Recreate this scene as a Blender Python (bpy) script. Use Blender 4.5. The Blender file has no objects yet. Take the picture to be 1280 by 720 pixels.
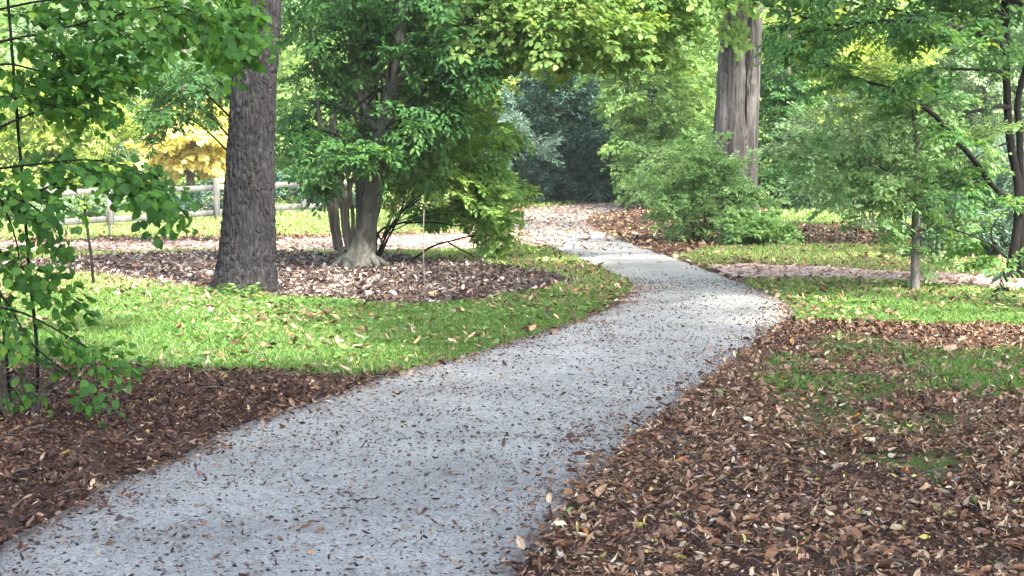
import bpy, math, random
import numpy as np
from mathutils import Vector

sc = bpy.context.scene
COL = sc.collection
F, HOR, CH = 2000.0, 190.0, 1.6            # focal length in photo pixels, horizon row, eye height

# ---------------------------------------------------------------- camera
PITCH = math.atan((360 - HOR) / F)
cam = bpy.data.cameras.new('camera')
cam.sensor_width = 36
cam.lens = 36 * F / 1280
cam.clip_start = 0.1
cam.clip_end = 2000
co = bpy.data.objects.new('camera', cam)
co.location = (0, 0, CH)
co.rotation_euler = (math.pi / 2 - PITCH, 0, 0)
COL.objects.link(co)
sc.camera = co

# ---------------------------------------------------------------- light
SUN_TO = Vector((0.42, -0.62, 1.0)).normalized()
elev = math.asin(SUN_TO.z)
az = math.atan2(SUN_TO.x, SUN_TO.y)
w = bpy.data.worlds.new('World')
sc.world = w
w.use_nodes = True
nt = w.node_tree
sky = nt.nodes.new('ShaderNodeTexSky')
sky.sky_type = 'NISHITA'
sky.sun_disc = False
sky.sun_elevation = elev
sky.sun_rotation = az
sky.dust_density = 5.0
sky.air_density = 0.8
sky.ozone_density = 0.8
bg = nt.nodes['Background']
bg.inputs['Strength'].default_value = 0.15
nt.links.new(sky.outputs[0], bg.inputs['Color'])
sl = bpy.data.lights.new('sun', 'SUN')
sl.energy = 3.0
sl.angle = math.radians(3)
sl.color = (1.0, 0.96, 0.87)
so = bpy.data.objects.new('sun', sl)
so.rotation_euler = (-SUN_TO).to_track_quat('-Z', 'Y').to_euler()
so.location = (10, -10, 30)
COL.objects.link(so)

sc.view_settings.view_transform = 'Standard'
sc.view_settings.look = 'None'
sc.view_settings.exposure = 2.5
sc.view_settings.gamma = 1
sc.view_settings.use_curve_mapping = False
cy = sc.cycles
cy.use_denoising = True
cy.max_bounces = 8
cy.diffuse_bounces = 4
cy.glossy_bounces = 2
cy.transmission_bounces = 5
cy.sample_clamp_indirect = 4
cy.use_adaptive_sampling = True
cy.adaptive_threshold = 0.02

# ---------------------------------------------------------------- maths helpers
cp, sp = math.cos(PITCH), math.sin(PITCH)


def ray(px, py):
    u = 360 - py
    return np.array([px - 640, F * cp + u * sp, -F * sp + u * cp])


def P(px, py, Y):
    d = ray(px, py)
    return np.array([0, 0, CH]) + d * (Y / d[1])


def G(px, py):
    d = ray(px, py)
    return np.array([0, 0, CH]) + d * (-CH / d[2])


def g2(px, py):
    return G(px, py)[:2]


def hash3(ix, iy, iz, seed):
    h = (ix.astype(np.int64) * 374761393 + iy.astype(np.int64) * 668265263 + iz.astype(np.int64) * 2147483647 + seed * 144665) & 0xFFFFFFFF
    h = ((h ^ (h >> 13)) * 1274126177) & 0xFFFFFFFF
    h = (h ^ (h >> 16)) & 0xFFFFFFFF
    h = (h * 2246822519) & 0xFFFFFFFF
    h = h ^ (h >> 15)
    return (h & 0xFFFFFF) / float(0xFFFFFF)


def noise(x, y, z=None, seed=0):
    x = np.asarray(x, float)
    y = np.asarray(y, float) + 0 * x
    z = np.zeros_like(x) if z is None else np.asarray(z, float) + 0 * x
    ix, iy, iz = np.floor(x), np.floor(y), np.floor(z)
    fx, fy, fz = x - ix, y - iy, z - iz
    fx, fy, fz = [t * t * (3 - 2 * t) for t in (fx, fy, fz)]
    r = 0
    for a in (0, 1):
        for b in (0, 1):
            for c in (0, 1):
                wt = (fx if a else 1 - fx) * (fy if b else 1 - fy) * (fz if c else 1 - fz)
                r = r + wt * hash3(ix + a, iy + b, iz + c, seed)
    return r


def fbm(x, y, z=None, seed=0, octv=3):
    r, a, s = 0, 0.5, 0
    for i in range(octv):
        k = 2.03 ** i
        r = r + a * noise(x * k, y * k, None if z is None else z * k, seed + i * 17)
        s += a
        a *= 0.5
    return r / s


def inpoly(pts, poly):
    x, y = pts[:, 0], pts[:, 1]
    ins = np.zeros(len(x), bool)
    n = len(poly)
    for i in range(n):
        x1, y1 = poly[i]
        x2, y2 = poly[(i + 1) % n]
        c = ((y1 > y) != (y2 > y))
        with np.errstate(divide='ignore', invalid='ignore'):
            xi = (x2 - x1) * (y - y1) / (y2 - y1 + 1e-12) + x1
        ins ^= c & (x < xi)
    return ins


def catmull(pts, n):
    pts = np.asarray(pts, float)
    if len(pts) < 3:
        t = np.linspace(0, 1, n)[:, None]
        return pts[0] * (1 - t) + pts[-1] * t
    p = np.vstack([2 * pts[0] - pts[1], pts, 2 * pts[-1] - pts[-2]])
    m = len(pts) - 1
    out = []
    for t in np.linspace(0, m - 1e-6, n):
        i = int(t)
        f = t - i
        a, b, c, d = p[i], p[i + 1], p[i + 2], p[i + 3]
        out.append(0.5 * ((2 * b) + (-a + c) * f + (2 * a - 5 * b + 4 * c - d) * f * f + (-a + 3 * b - 3 * c + d) * f ** 3))
    return np.array(out)


def unit(v):
    return v / (np.linalg.norm(v, axis=-1, keepdims=True) + 1e-9)


# ---------------------------------------------------------------- mesh builder
RG = np.random.RandomState(1)


class MB:
    def __init__(self):
        self.v, self.f, self.r, self.n = [], [], [], 0

    def add(self, verts, faces, rnd=0.5):
        verts = np.asarray(verts, float).reshape(-1, 3)
        faces = np.asarray(faces, np.int64)
        self.v.append(verts)
        self.f.append(faces + self.n)
        self.r.append(np.broadcast_to(np.asarray(rnd, float), (len(verts),)))
        self.n += len(verts)

    def leaves(self, pos, d, nrm, size, shape, rnd):
        L, FA = shape
        d = unit(d)
        side = unit(np.cross(nrm, d))
        nn = np.cross(d, side)
        N, K = len(pos), len(L)
        size = np.asarray(size)[:, None, None] * np.ones((N, 1, 1))
        zc = (.2 + 2.0 * RG.rand(N))[:, None, None] * RG.choice([1, 1, 1, -.6], N)[:, None, None]
        V = pos[:, None, :] + size * (L[None, :, 0:1] * d[:, None, :] + L[None, :, 1:2] * side[:, None, :] + L[None, :, 2:3] * zc * nn[:, None, :])
        off = (np.arange(N) * K)[:, None, None]
        self.add(V.reshape(-1, 3), (FA[None] + off).reshape(-1, FA.shape[1]), np.repeat(rnd, K))

    def tube(self, pts, radii, seg=8, n=None, rnd=0.5, cap=True, wob=0.0, seed=0):
        n = n or max(4, len(pts) * 4)
        c = catmull(pts, n)
        r = np.interp(np.linspace(0, 1, n), np.linspace(0, 1, len(radii)), radii)
        if wob:
            c = c + (np.random.RandomState(seed).rand(n, 3) - .5) * wob * r[:, None]
        t = unit(np.gradient(c, axis=0))
        ref = np.array([0.31, 0.9, 0.2]) if abs(t[:, 2]).mean() > .6 else np.array([0.05, 0.1, 1.0])
        a = unit(np.cross(t, ref))
        b = np.cross(t, a)
        th = np.linspace(0, 2 * math.pi, seg, endpoint=False)
        V = c[:, None] + r[:, None, None] * (np.cos(th)[None, :, None] * a[:, None] + np.sin(th)[None, :, None] * b[:, None])
        V = V.reshape(-1, 3)
        F_ = []
        for i in range(n - 1):
            for j in range(seg):
                k = (j + 1) % seg
                F_.append((i * seg + j, i * seg + k, (i + 1) * seg + k, (i + 1) * seg + j))
        self.add(V, F_, rnd)
        if cap:
            i0 = self.n
            self.add(np.vstack([V[-seg:], c[-1:] + t[-1:] * r[-1]]), [(j, (j + 1) % seg, seg) for j in range(seg)], rnd)

    def box(self, c, sx, sy, sz, ax=None, rnd=0.5, bev=0.0):
        ax = np.eye(3) if ax is None else ax
        s = np.array([sx, sy, sz]) / 2
        b = bev
        # chamfered box made of three stacked rings on each end
        rings = []
        for z, ins in ((-s[2], b), (-s[2] + b, 0), (s[2] - b, 0), (s[2], b)):
            x, y = s[0] - ins, s[1] - ins
            rings.append([(-x + b, -y, z), (x - b, -y, z), (x, -y + b, z), (x, y - b, z), (x - b, y, z), (-x + b, y, z), (-x, y - b, z), (-x, -y + b, z)])
        V = np.array(rings).reshape(-1, 3) @ ax + np.asarray(c)
        Q = [(i * 8 + j, i * 8 + (j + 1) % 8, (i + 1) * 8 + (j + 1) % 8, (i + 1) * 8 + j) for i in range(3) for j in range(8)]
        self.add(V, Q, rnd)
        self.add(V[:8][::-1], [tuple(range(8))], rnd)
        self.add(V[24:], [tuple(range(8))], rnd)

    def build(self, name, mat, parent=None, smooth=False, loc=(0, 0, 0)):
        V = np.vstack(self.v) - np.asarray(loc)
        R = np.concatenate(self.r)
        me = bpy.data.meshes.new(name)
        me.vertices.add(len(V))
        me.vertices.foreach_set('co', V.ravel().astype(np.float32))
        li = np.concatenate([f.ravel() for f in self.f])
        lt = np.concatenate([np.full(len(f), f.shape[1]) for f in self.f])
        ls = np.concatenate([[0], np.cumsum(lt)[:-1]])
        me.loops.add(len(li))
        me.loops.foreach_set('vertex_index', li.astype(np.int32))
        me.polygons.add(len(lt))
        me.polygons.foreach_set('loop_start', ls.astype(np.int32))
        me.polygons.foreach_set('loop_total', lt.astype(np.int32))
        if smooth:
            me.polygons.foreach_set('use_smooth', np.ones(len(lt), bool))
        at = me.attributes.new('rnd', 'FLOAT', 'POINT')
        at.data.foreach_set('value', R.astype(np.float32))
        me.update(calc_edges=True)
        me.materials.append(mat)
        o = bpy.data.objects.new(name, me)
        o.location = loc if parent is None else (0, 0, 0)
        COL.objects.link(o)
        if parent is not None:
            o.parent = parent
        return o


def tag(o, label=None, cat=None, group=None, kind=None):
    if label: o['label'] = label
    if cat: o['category'] = cat
    if group: o['group'] = group
    if kind: o['kind'] = kind
    return o


def thing(name, label, cat, loc, group=None):
    o = bpy.data.objects.new(name, None)
    o.empty_display_size = 0.3
    o.location = loc
    COL.objects.link(o)
    return tag(o, label, cat, group)


def part(mb, name, mat, root, smooth=False):
    """a child mesh given in world coordinates, stored relative to its unrotated root"""
    return mb.build(name, mat, root, smooth, loc=tuple(root.location))


# ---------------------------------------------------------------- materials
def new_mat(name):
    m = bpy.data.materials.new(name)
    m.use_nodes = True
    n = m.node_tree
    return m, n, n.nodes['Principled BSDF'], n.nodes['Material Output']


def ramp(n, stops, const=False):
    r = n.nodes.new('ShaderNodeValToRGB')
    if const: r.color_ramp.interpolation = 'CONSTANT'
    e = r.color_ramp.elements
    while len(e) < len(stops): e.new(0.5)
    for i, (p, c) in enumerate(stops):
        e[i].position = p
        e[i].color = (*c, 1)
    return r


def tex_noise(n, scale, detail=3, rough=.55, vec=None, mapping=None):
    t = n.nodes.new('ShaderNodeTexNoise')
    t.inputs['Scale'].default_value = scale
    t.inputs['Detail'].default_value = detail
    t.inputs['Roughness'].default_value = rough
    if vec is None:
        vec = n.nodes.new('ShaderNodeTexCoord').outputs['Object']
    if mapping:
        mp = n.nodes.new('ShaderNodeMapping')
        mp.inputs['Scale'].default_value = mapping
        n.links.new(vec, mp.inputs['Vector'])
        vec = mp.outputs[0]
    n.links.new(vec, t.inputs['Vector'])
    return t


def mixc(n, fac, a, b, mode='MIX'):
    m = n.nodes.new('ShaderNodeMix')
    m.data_type = 'RGBA'
    m.blend_type = mode
    for s, v in ((m.inputs[0], fac), (m.inputs[6], a), (m.inputs[7], b)):
        if hasattr(v, 'links'):
            n.links.new(v, s)
        elif isinstance(v, (int, float)):
            s.default_value = v
        else:
            s.default_value = (*v, 1)
    return m.outputs[2]


def attr(n, name='rnd'):
    a = n.nodes.new('ShaderNodeAttribute')
    a.attribute_name = name
    return a.outputs['Fac']


def leaf_mat(name, stops, trans=0.4, tint=(1.35, 1.25, 0.6), rough=0.45, patch=0.25, patch_col=None, scale=1.2, spec=0.4):
    rough, spec = .6, spec * .5
    m, n, p, out = new_mat(name)
    r = ramp(n, [(p_, tuple(min(.8, c * 1.25) for c in c_)) for p_, c_ in stops])
    a = attr(n)
    n.links.new(a, r.inputs[0])
    col = r.outputs[0]
    if patch_col:
        t = tex_noise(n, scale, 2)
        mr = n.nodes.new('ShaderNodeMapRange')
        mr.inputs[1].default_value = 0.42
        mr.inputs[2].default_value = 0.62
        mr.inputs[4].default_value = patch
        n.links.new(t.outputs[0], mr.inputs[0])
        col = mixc(n, mr.outputs[0], col, patch_col)
    n.links.new(col, p.inputs['Base Color'])
    p.inputs['Roughness'].default_value = rough
    p.inputs['Specular IOR Level'].default_value = spec
    tr = n.nodes.new('ShaderNodeBsdfTranslucent')
    n.links.new(mixc(n, 1.0, col, tint, 'MULTIPLY'), tr.inputs[0])
    ms = n.nodes.new('ShaderNodeMixShader')
    ms.inputs[0].default_value = trans
    n.links.new(p.outputs[0], ms.inputs[1])
    n.links.new(tr.outputs[0], ms.inputs[2])
    n.links.new(ms.outputs[0], out.inputs[0])
    return m


def bark_mat(name, dark, mid, light, scale=14, zs=0.18, bump=0.6, dist=0.02, rough=0.9):
    m, n, p, out = new_mat(name)
    t = tex_noise(n, scale, 6, .65, mapping=(1, 1, zs))
    t2 = tex_noise(n, 1.6, 3, .6, mapping=(1, 1, .5))
    r = ramp(n, [(0.3, dark), (0.5, mid), (0.72, light)])
    n.links.new(t.outputs[0], r.inputs[0])
    r2 = ramp(n, [(0.35, (0.7, 0.7, 0.7)), (0.65, (1.15, 1.12, 1.08))])
    n.links.new(t2.outputs[0], r2.inputs[0])
    n.links.new(mixc(n, 1.0, r.outputs[0], r2.outputs[0], 'MULTIPLY'), p.inputs['Base Color'])
    p.inputs['Roughness'].default_value = rough
    p.inputs['Specular IOR Level'].default_value = 0.2
    b = n.nodes.new('ShaderNodeBump')
    b.inputs['Strength'].default_value = bump
    b.inputs['Distance'].default_value = dist
    n.links.new(t.outputs[0], b.inputs['Height'])
    n.links.new(b.outputs[0], p.inputs['Normal'])
    return m


M = {}
M['linden'] = leaf_mat('linden leaf', [(0, (0.027, 0.081, 0.024)), (.5, (0.053, 0.155, 0.033)), (.85, (0.105, 0.243, 0.039)), (1, (0.240, 0.351, 0.044))], .42, (1.7, 1.5, .5), .38, spec=.5)
M['maple'] = leaf_mat('maple leaf', [(0, (.055, .13, .035)), (.5, (.12, .215, .055)), (.85, (.21, .3, .085)), (1, (.34, .34, .1))], .45, (1.4, 1.3, .7))
M['beech'] = leaf_mat('beech leaf', [(0, (.018, .07, .028)), (.6, (.05, .145, .045)), (1, (.12, .23, .06))], .4, (1.4, 1.4, .6), .4, .4, (.09, .19, .045), 1.3)
M['shrub'] = leaf_mat('arching shrub leaf', [(0, (.08, .18, .055)), (.6, (.18, .34, .1)), (1, (.33, .43, .12))], .45, (1.4, 1.35, .6), .42, .5, (.27, .36, .09), 1.5)
M['greygreen'] = leaf_mat('grey green leaf', [(0, (0.068, 0.136, 0.075)), (.6, (0.170, 0.272, 0.135)), (1, (0.340, 0.432, 0.210))], .3, (1.3, 1.25, .7), .42)
M['palegreen'] = leaf_mat('pale green leaf', [(0, (.09, .18, .06)), (.6, (.2, .35, .11)), (1, (.36, .47, .16))], .42, (1.35, 1.3, .7), .45, .4, (.28, .38, .12), .8)
M['limegreen'] = leaf_mat('lime green leaf', [(0, (0.135, 0.216, 0.045)), (.6, (0.270, 0.392, 0.090)), (1, (0.480, 0.513, 0.120))], .45, (1.5, 1.3, .5))
M['holly'] = leaf_mat('dark evergreen leaf', [(0, (.01, .036, .025)), (.7, (.025, .075, .046)), (1, (.08, .15, .1))], .12, (1.2, 1.2, .6), .3, spec=.6)
M['silver'] = leaf_mat('blue green needle', [(0, (0.060, 0.123, 0.094)), (.7, (0.150, 0.239, 0.181)), (1, (0.300, 0.392, 0.290))], .2, (1.2, 1.2, .7), .5)
M['yellow'] = leaf_mat('yellow autumn leaf', [(0, (.5, .45, .1)), (.6, (.7, .62, .22)), (1, (.8, .76, .4))], .45, (1.1, 1.0, .7), .5)
M['darkgreen'] = leaf_mat('dark green leaf', [(0, (.03, .09, .035)), (.6, (.075, .18, .06)), (.93, (.15, .27, .075)), (1, (.5, .46, .08))], .38, (1.5, 1.4, .5), .4)
M['weed'] = leaf_mat('weed leaf', [(0, (.05, .11, .035)), (.6, (.1, .19, .055)), (1, (.17, .26, .08))], .35, (1.5, 1.3, .5))
M['softgreen'] = leaf_mat('soft green leaf', [(0, (.09, .185, .07)), (.6, (.2, .34, .14)), (1, (.38, .5, .24))], .4, (1.3, 1.3, .8), .45, .4, (.22, .34, .12), 1.5)
M['bark_dark'] = bark_mat('furrowed grey bark', (.006, .006, .007), (.019, .0185, .021), (.052, .051, .056), 34, .22, 1, .02)
M['bark_smooth'] = bark_mat('smooth grey bark', (.02, .022, .018), (.06, .062, .054), (.12, .118, .105), 7, .5, .6, .02, .85)
M['bark_pale'] = bark_mat('pale stringy bark', (.03, .027, .027), (.12, .11, .108), (.25, .24, .235), 9, .06, 1, .05)
M['bark_black'] = bark_mat('dark twig bark', (.006, .0055, .005), (.014, .0125, .012), (.028, .026, .024), 20, .3, .4, .01)
M['bark_grey'] = bark_mat('light grey bark', (.08, .078, .07), (.16, .155, .14), (.26, .25, .23), 20, .3, .4, .01)
M['bark_brown'] = bark_mat('brown grey bark', (.05, .045, .035), (.11, .1, .085), (.19, .17, .15), 14, .3, .4, .01)
M['wood'] = bark_mat('weathered pale board', (.09, .09, .09), (.155, .155, .15), (.23, .23, .22), 12, .2, .2, .004)
M['metal'] = bark_mat('dull metal edging', (.1, .1, .1), (.16, .16, .165), (.25, .25, .25), 8, 1, .2, .003, .5)
M['stake'] = bark_mat('pale cane', (.17, .165, .14), (.25, .24, .2), (.32, .3, .26), 20, .3, .1, .002)


def litter_mat(name, stops, gain=1.75):
    m, n, p, out = new_mat(name)
    r = ramp(n, [(a, tuple(min(.75, c * gain * k) for c, k in zip(b, (1.0, .95, .84)))) for a, b in stops], True)
    n.links.new(attr(n), r.inputs[0])
    t = tex_noise(n, 60, 3)
    rr = ramp(n, [(.3, (.65, .65, .65)), (.7, (1.25, 1.2, 1.15))])
    n.links.new(t.outputs[0], rr.inputs[0])
    col = mixc(n, 1.0, r.outputs[0], rr.outputs[0], 'MULTIPLY')
    n.links.new(col, p.inputs['Base Color'])
    p.inputs['Roughness'].default_value = .6
    p.inputs['Specular IOR Level'].default_value = .3
    return m


BROWN = [(0, (.045, .026, .02)), (.14, (.075, .045, .034)), (.3, (.11, .065, .045)), (.48, (.15, .09, .06)), (.62, (.2, .125, .085)), (.74, (.26, .18, .125)), (.85, (.34, .26, .19)),
         (.92, (.45, .39, .31)), (.965, (.5, .4, .13)), (.978, (.38, .15, .045)), (.986, (.12, .18, .06)), (.993, (.62, .58, .5))]
M['litter'] = litter_mat('fallen brown leaf', BROWN)
M['litter_grey'] = litter_mat('grey brown leaf', [(0, (.04, .03, .03)), (.3, (.085, .068, .066)), (.55, (.14, .12, .12)), (.75, (.23, .205, .205)), (.9, (.38, .36, .37)), (.975, (.3, .17, .1))], 1.3)
M['litter_dark'] = litter_mat('damp brown leaf', [(0, (.03, .018, .015)), (.22, (.055, .03, .024)), (.44, (.085, .048, .036)), (.66, (.12, .07, .05)), (.82, (.18, .115, .08)), (.91, (.28, .2, .15)), (.965, (.45, .38, .3)), (.985, (.45, .34, .12))], 1.3)
M['litter_pale'] = litter_mat('dry pale leaf', [(0, (.14, .085, .06)), (.2, (.21, .135, .1)), (.42, (.29, .2, .15)), (.62, (.36, .27, .2)), (.8, (.44, .35, .27)), (.93, (.5, .42, .2)), (.97, (.4, .2, .08))], 1.0)
M['litter_side'] = litter_mat('bleached leaf', [(0, (.24, .17, .14)), (.2, (.32, .235, .2)), (.45, (.4, .31, .27)), (.7, (.47, .39, .34)), (.9, (.55, .48, .42))], 1.2)
M['litter_path'] = litter_mat('scattered leaf', [(0, (.04, .025, .022)), (.3, (.075, .045, .036)), (.5, (.12, .07, .05)), (.7, (.17, .11, .08)), (.85, (.25, .18, .13)), (.955, (.36, .31, .26)), (.985, (.4, .2, .07))], 1.1)


def ground_mat():
    m, n, p, out = new_mat('soil, litter and turf')
    a_g = attr(n, 'grass')
    t1 = tex_noise(n, 55, 5, .7)
    t2 = tex_noise(n, 1.3, 4, .6)
    soil = ramp(n, [(.3, (.028, .018, .013)), (.5, (.075, .047, .033)), (.68, (.16, .11, .078))])
    n.links.new(t1.outputs[0], soil.inputs[0])
    gr = ramp(n, [(.3, (.04, .085, .02)), (.5, (.08, .16, .03)), (.7, (.15, .22, .055))])
    n.links.new(t1.outputs[0], gr.inputs[0])
    big = ramp(n, [(.35, (.75, .85, .75)), (.65, (1.25, 1.15, 1.0))])
    n.links.new(t2.outputs[0], big.inputs[0])
    g = mixc(n, 1.0, gr.outputs[0], big.outputs[0], 'MULTIPLY')
    c = mixc(n, a_g, soil.outputs[0], g)
    n.links.new(c, p.inputs['Base Color'])
    p.inputs['Roughness'].default_value = .95
    p.inputs['Specular IOR Level'].default_value = .1
    b = n.nodes.new('ShaderNodeBump')
    b.inputs['Strength'].default_value = .8
    b.inputs['Distance'].default_value = .02
    n.links.new(t1.outputs[0], b.inputs['Height'])
    n.links.new(b.outputs[0], p.inputs['Normal'])
    return m


def gravel_mat(name, base=(.325, .34, .32), warm=(.3, .25, .22), warm_fac=.15, edge=False):
    m, n, p, out = new_mat(name)
    t1 = tex_noise(n, 95, 5, .8)
    t2 = tex_noise(n, 1.1, 5, .6)
    v = n.nodes.new('ShaderNodeTexVoronoi')
    v.inputs['Scale'].default_value = 70
    n.links.new(n.nodes.new('ShaderNodeTexCoord').outputs['Object'], v.inputs['Vector'])
    sp_ = ramp(n, [(.32, (.45, .45, .45)), (.5, (1, 1, 1)), (.68, (1.6, 1.6, 1.6))])
    n.links.new(t1.outputs[0], sp_.inputs[0])
    big = ramp(n, [(.3, (.78, .78, .78)), (.7, (1.18, 1.18, 1.18))])
    n.links.new(t2.outputs[0], big.inputs[0])
    c = mixc(n, warm_fac, base, warm)
    stone = ramp(n, [(0, (.7, .7, .7)), (.5, (1, 1, 1)), (1, (1.35, 1.3, 1.25))])
    n.links.new(v.outputs['Color'], stone.inputs[0])
    t3 = tex_noise(n, 22, 4, .7)
    sp2 = ramp(n, [(.35, (.8, .79, .78)), (.5, (1, 1, 1)), (.65, (1.16, 1.16, 1.17))])
    n.links.new(t3.outputs[0], sp2.inputs[0])
    c = mixc(n, 1., c, sp2.outputs[0], 'MULTIPLY')
    c = mixc(n, 1., c, sp_.outputs[0], 'MULTIPLY')
    c = mixc(n, 1., c, big.outputs[0], 'MULTIPLY')
    if edge:      # soil washed in along the edges and faint wheel lines
        ma = n.nodes.new('ShaderNodeMath')
        ma.operation = 'ADD'
        t4 = tex_noise(n, 3.5, 4, .65)
        n.links.new(t4.outputs[0], ma.inputs[0])
        n.links.new(attr(n), ma.inputs[1])
        er = ramp(n, [(.0, (0, 0, 0)), (1, (1, 1, 1))])
        mr = n.nodes.new('ShaderNodeMapRange')
        mr.inputs[1].default_value = 1.02
        mr.inputs[2].default_value = 1.5
        mr.inputs[4].default_value = .75
        n.links.new(ma.outputs[0], mr.inputs[0])
        c = mixc(n, mr.outputs[0], c, (.13, .105, .085))
    c = mixc(n, .8, c, stone.outputs[0], 'MULTIPLY')
    n.links.new(c, p.inputs['Base Color'])
    p.inputs['Roughness'].default_value = .9
    p.inputs['Specular IOR Level'].default_value = .15
    b = n.nodes.new('ShaderNodeBump')
    b.inputs['Strength'].default_value = .7
    b.inputs['Distance'].default_value = .006
    n.links.new(t1.outputs[0], b.inputs['Height'])
    n.links.new(b.outputs[0], p.inputs['Normal'])
    return m


M['ground'] = ground_mat()
M['gravel'] = gravel_mat('stone dust path', edge=True)
M['gravel_warm'] = gravel_mat('leaf stained side path', (.42, .36, .33), (.42, .3, .26), .5)
M['road'] = gravel_mat('pale road', (.5, .5, .5), (.5, .48, .46), .2)
M['grass'] = leaf_mat('grass blade', [(0, (.055, .135, .035)), (.5, (.105, .23, .055)), (.85, (.18, .3, .08)), (1, (.4, .37, .19))], .35, (1.3, 1.25, .6), .5, .5, (.17, .24, .08), .9)

# ---------------------------------------------------------------- ground layout
PL = [(-330, 900), (-150, 780), (-10, 700), (110, 630), (230, 570), (330, 525), (430, 490), (520, 464), (600, 443), (680, 418), (740, 395), (775, 377), (788, 363),
      (780, 350), (750, 335), (718, 322), (688, 308), (655, 292), (636, 278), (645, 266), (690, 258), (770, 253), (860, 251)]
PR = [(600, 900), (630, 780), (662, 710), (692, 650), (740, 598), (800, 545), (860, 492), (920, 449), (968, 415), (989, 395), (982, 381), (952, 365), (905, 346),
      (855, 327), (805, 311), (768, 297), (742, 284), (735, 274), (760, 266), (810, 261), (860, 259)]
LW = catmull([g2(*p) for p in PL], 160)
RW = catmull([g2(*p) for p in PR], 160)
LW[:, 0] += (fbm(LW[:, 0] * 2, LW[:, 1] * 2, seed=3) - .5) * .14
RW[:, 0] += (fbm(RW[:, 0] * 2, RW[:, 1] * 2, seed=4) - .5) * .14
PATH = np.vstack([LW, RW[::-1]])
poly = lambda pts: np.array([g2(*p) for p in pts])
SIDE_R = poly([(925, 350), (896, 340), (900, 333), (1050, 340), (1150, 345), (1280, 351), (1450, 356), (1450, 372), (1280, 366), (1150, 357), (1050, 352)])
SIDE_L = poly([(690, 308), (640, 314), (560, 315), (450, 316), (340, 317), (100, 316), (-100, 316), (-100, 307), (100, 306), (340, 302), (450, 299), (560, 296), (640, 288)])
BED = poly([(-50, 336), (60, 327), (150, 319), (350, 317), (400, 320), (480, 319), (560, 328), (660, 338), (722, 352), (690, 366), (600, 378), (520, 384), (420, 380), (340, 372), (250, 366), (150, 350), (60, 342)])
LAWN_L = poly([(-400, 476), (0, 458), (150, 463), (300, 468), (400, 474), (450, 474), (520, 464), (600, 443), (680, 418), (740, 395), (775, 377), (788, 363), (780, 350), (750, 335), (718, 322), (688, 312), (640, 314), (-100, 317), (-600, 330)])
LAWN_B = poly([(-300, 308), (640, 290), (636, 278), (600, 266), (400, 262), (-300, 280)])
LAWN_R = poly([(930, 352), (1050, 353), (1280, 367), (1450, 374), (1450, 413), (1280, 412), (1150, 409), (1060, 406), (1005, 402), (985, 388), (960, 368)])
LAWN_R2 = poly([(850, 322), (900, 308), (990, 306), (1100, 308), (1450, 322), (1450, 354), (1150, 344), (930, 328), (890, 336)])
LAWN_FAR = poly([(960, 300), (960, 262), (1450, 262), (1450, 315), (1100, 305)])
THIN = poly([(960, 455), (1060, 438), (1280, 440), (1450, 440), (1450, 510), (1280, 500), (1120, 490), (1000, 480)])
THIN2 = poly([(930, 470), (1060, 420), (1200, 450), (1280, 520), (1200, 620), (1000, 560)])


def warp(p, amp=.25, s=1.3):
    q = p.copy()
    q[:, 0] += (fbm(p[:, 0] * s, p[:, 1] * s, seed=21, octv=4) - .5) * 2 * amp
    q[:, 1] += (fbm(p[:, 0] * s, p[:, 1] * s, seed=22, octv=4) - .5) * 2.6 * amp
    return q


def masks(p):
    q = warp(p)
    path = inpoly(p, PATH)
    side = (inpoly(q, SIDE_R) | inpoly(q, SIDE_L)) & ~path
    bed = inpoly(q, BED) & ~path
    g = np.zeros(len(p))
    for L_, v in ((LAWN_FAR, .8), (LAWN_L, 1), (LAWN_B, .9), (LAWN_R, 1), (LAWN_R2, .85)):
        g = np.where(inpoly(q, L_), v, g)
    th = inpoly(q, THIN)
    g = np.where(th, np.clip(fbm(p[:, 0] * 2.2, p[:, 1] * 2.2, seed=8) * 3.4 - .75, 0, 1), g)
    th2 = inpoly(q, THIN2) & ~th
    g = np.where(th2 & (g == 0), np.clip(fbm(p[:, 0] * 2, p[:, 1] * 2, seed=9) * 3.2 - 1.2, 0, .8), g)
    far = (p[:, 1] > 46)
    g = np.where(far & (g == 0), .5, g)
    g = np.where(bed | side | path, 0, g)
    return path, side, bed, g


def hz(x, y):
    """gentle relief of the ground beside the paths; both paths lie in the level parts"""
    x = np.asarray(x, float)
    y = np.asarray(y, float)
    return (fbm(x * .8, y * .8, seed=5) - .5) * .07 + (fbm(x * 4, y * 4, seed=6) - .5) * .03


def path_dist(p):
    q = np.vstack([LW[::3], RW[::3]])
    d = np.full(len(p), 9.0)
    for i in range(0, len(p), 20000):
        s = p[i:i + 20000]
        d[i:i + 20000] = np.sqrt(((s[:, None] - q[None]) ** 2).sum(-1)).min(1)
    return d


def zg(p):
    """height of the ground surface at points p"""
    d = np.clip((path_dist(p) - .12) / .8, 0, 1)
    path = inpoly(p, PATH)
    h = np.where(path, 0.0, (hz(p[:, 0], p[:, 1]) + .02) * d)
    return h


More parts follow.
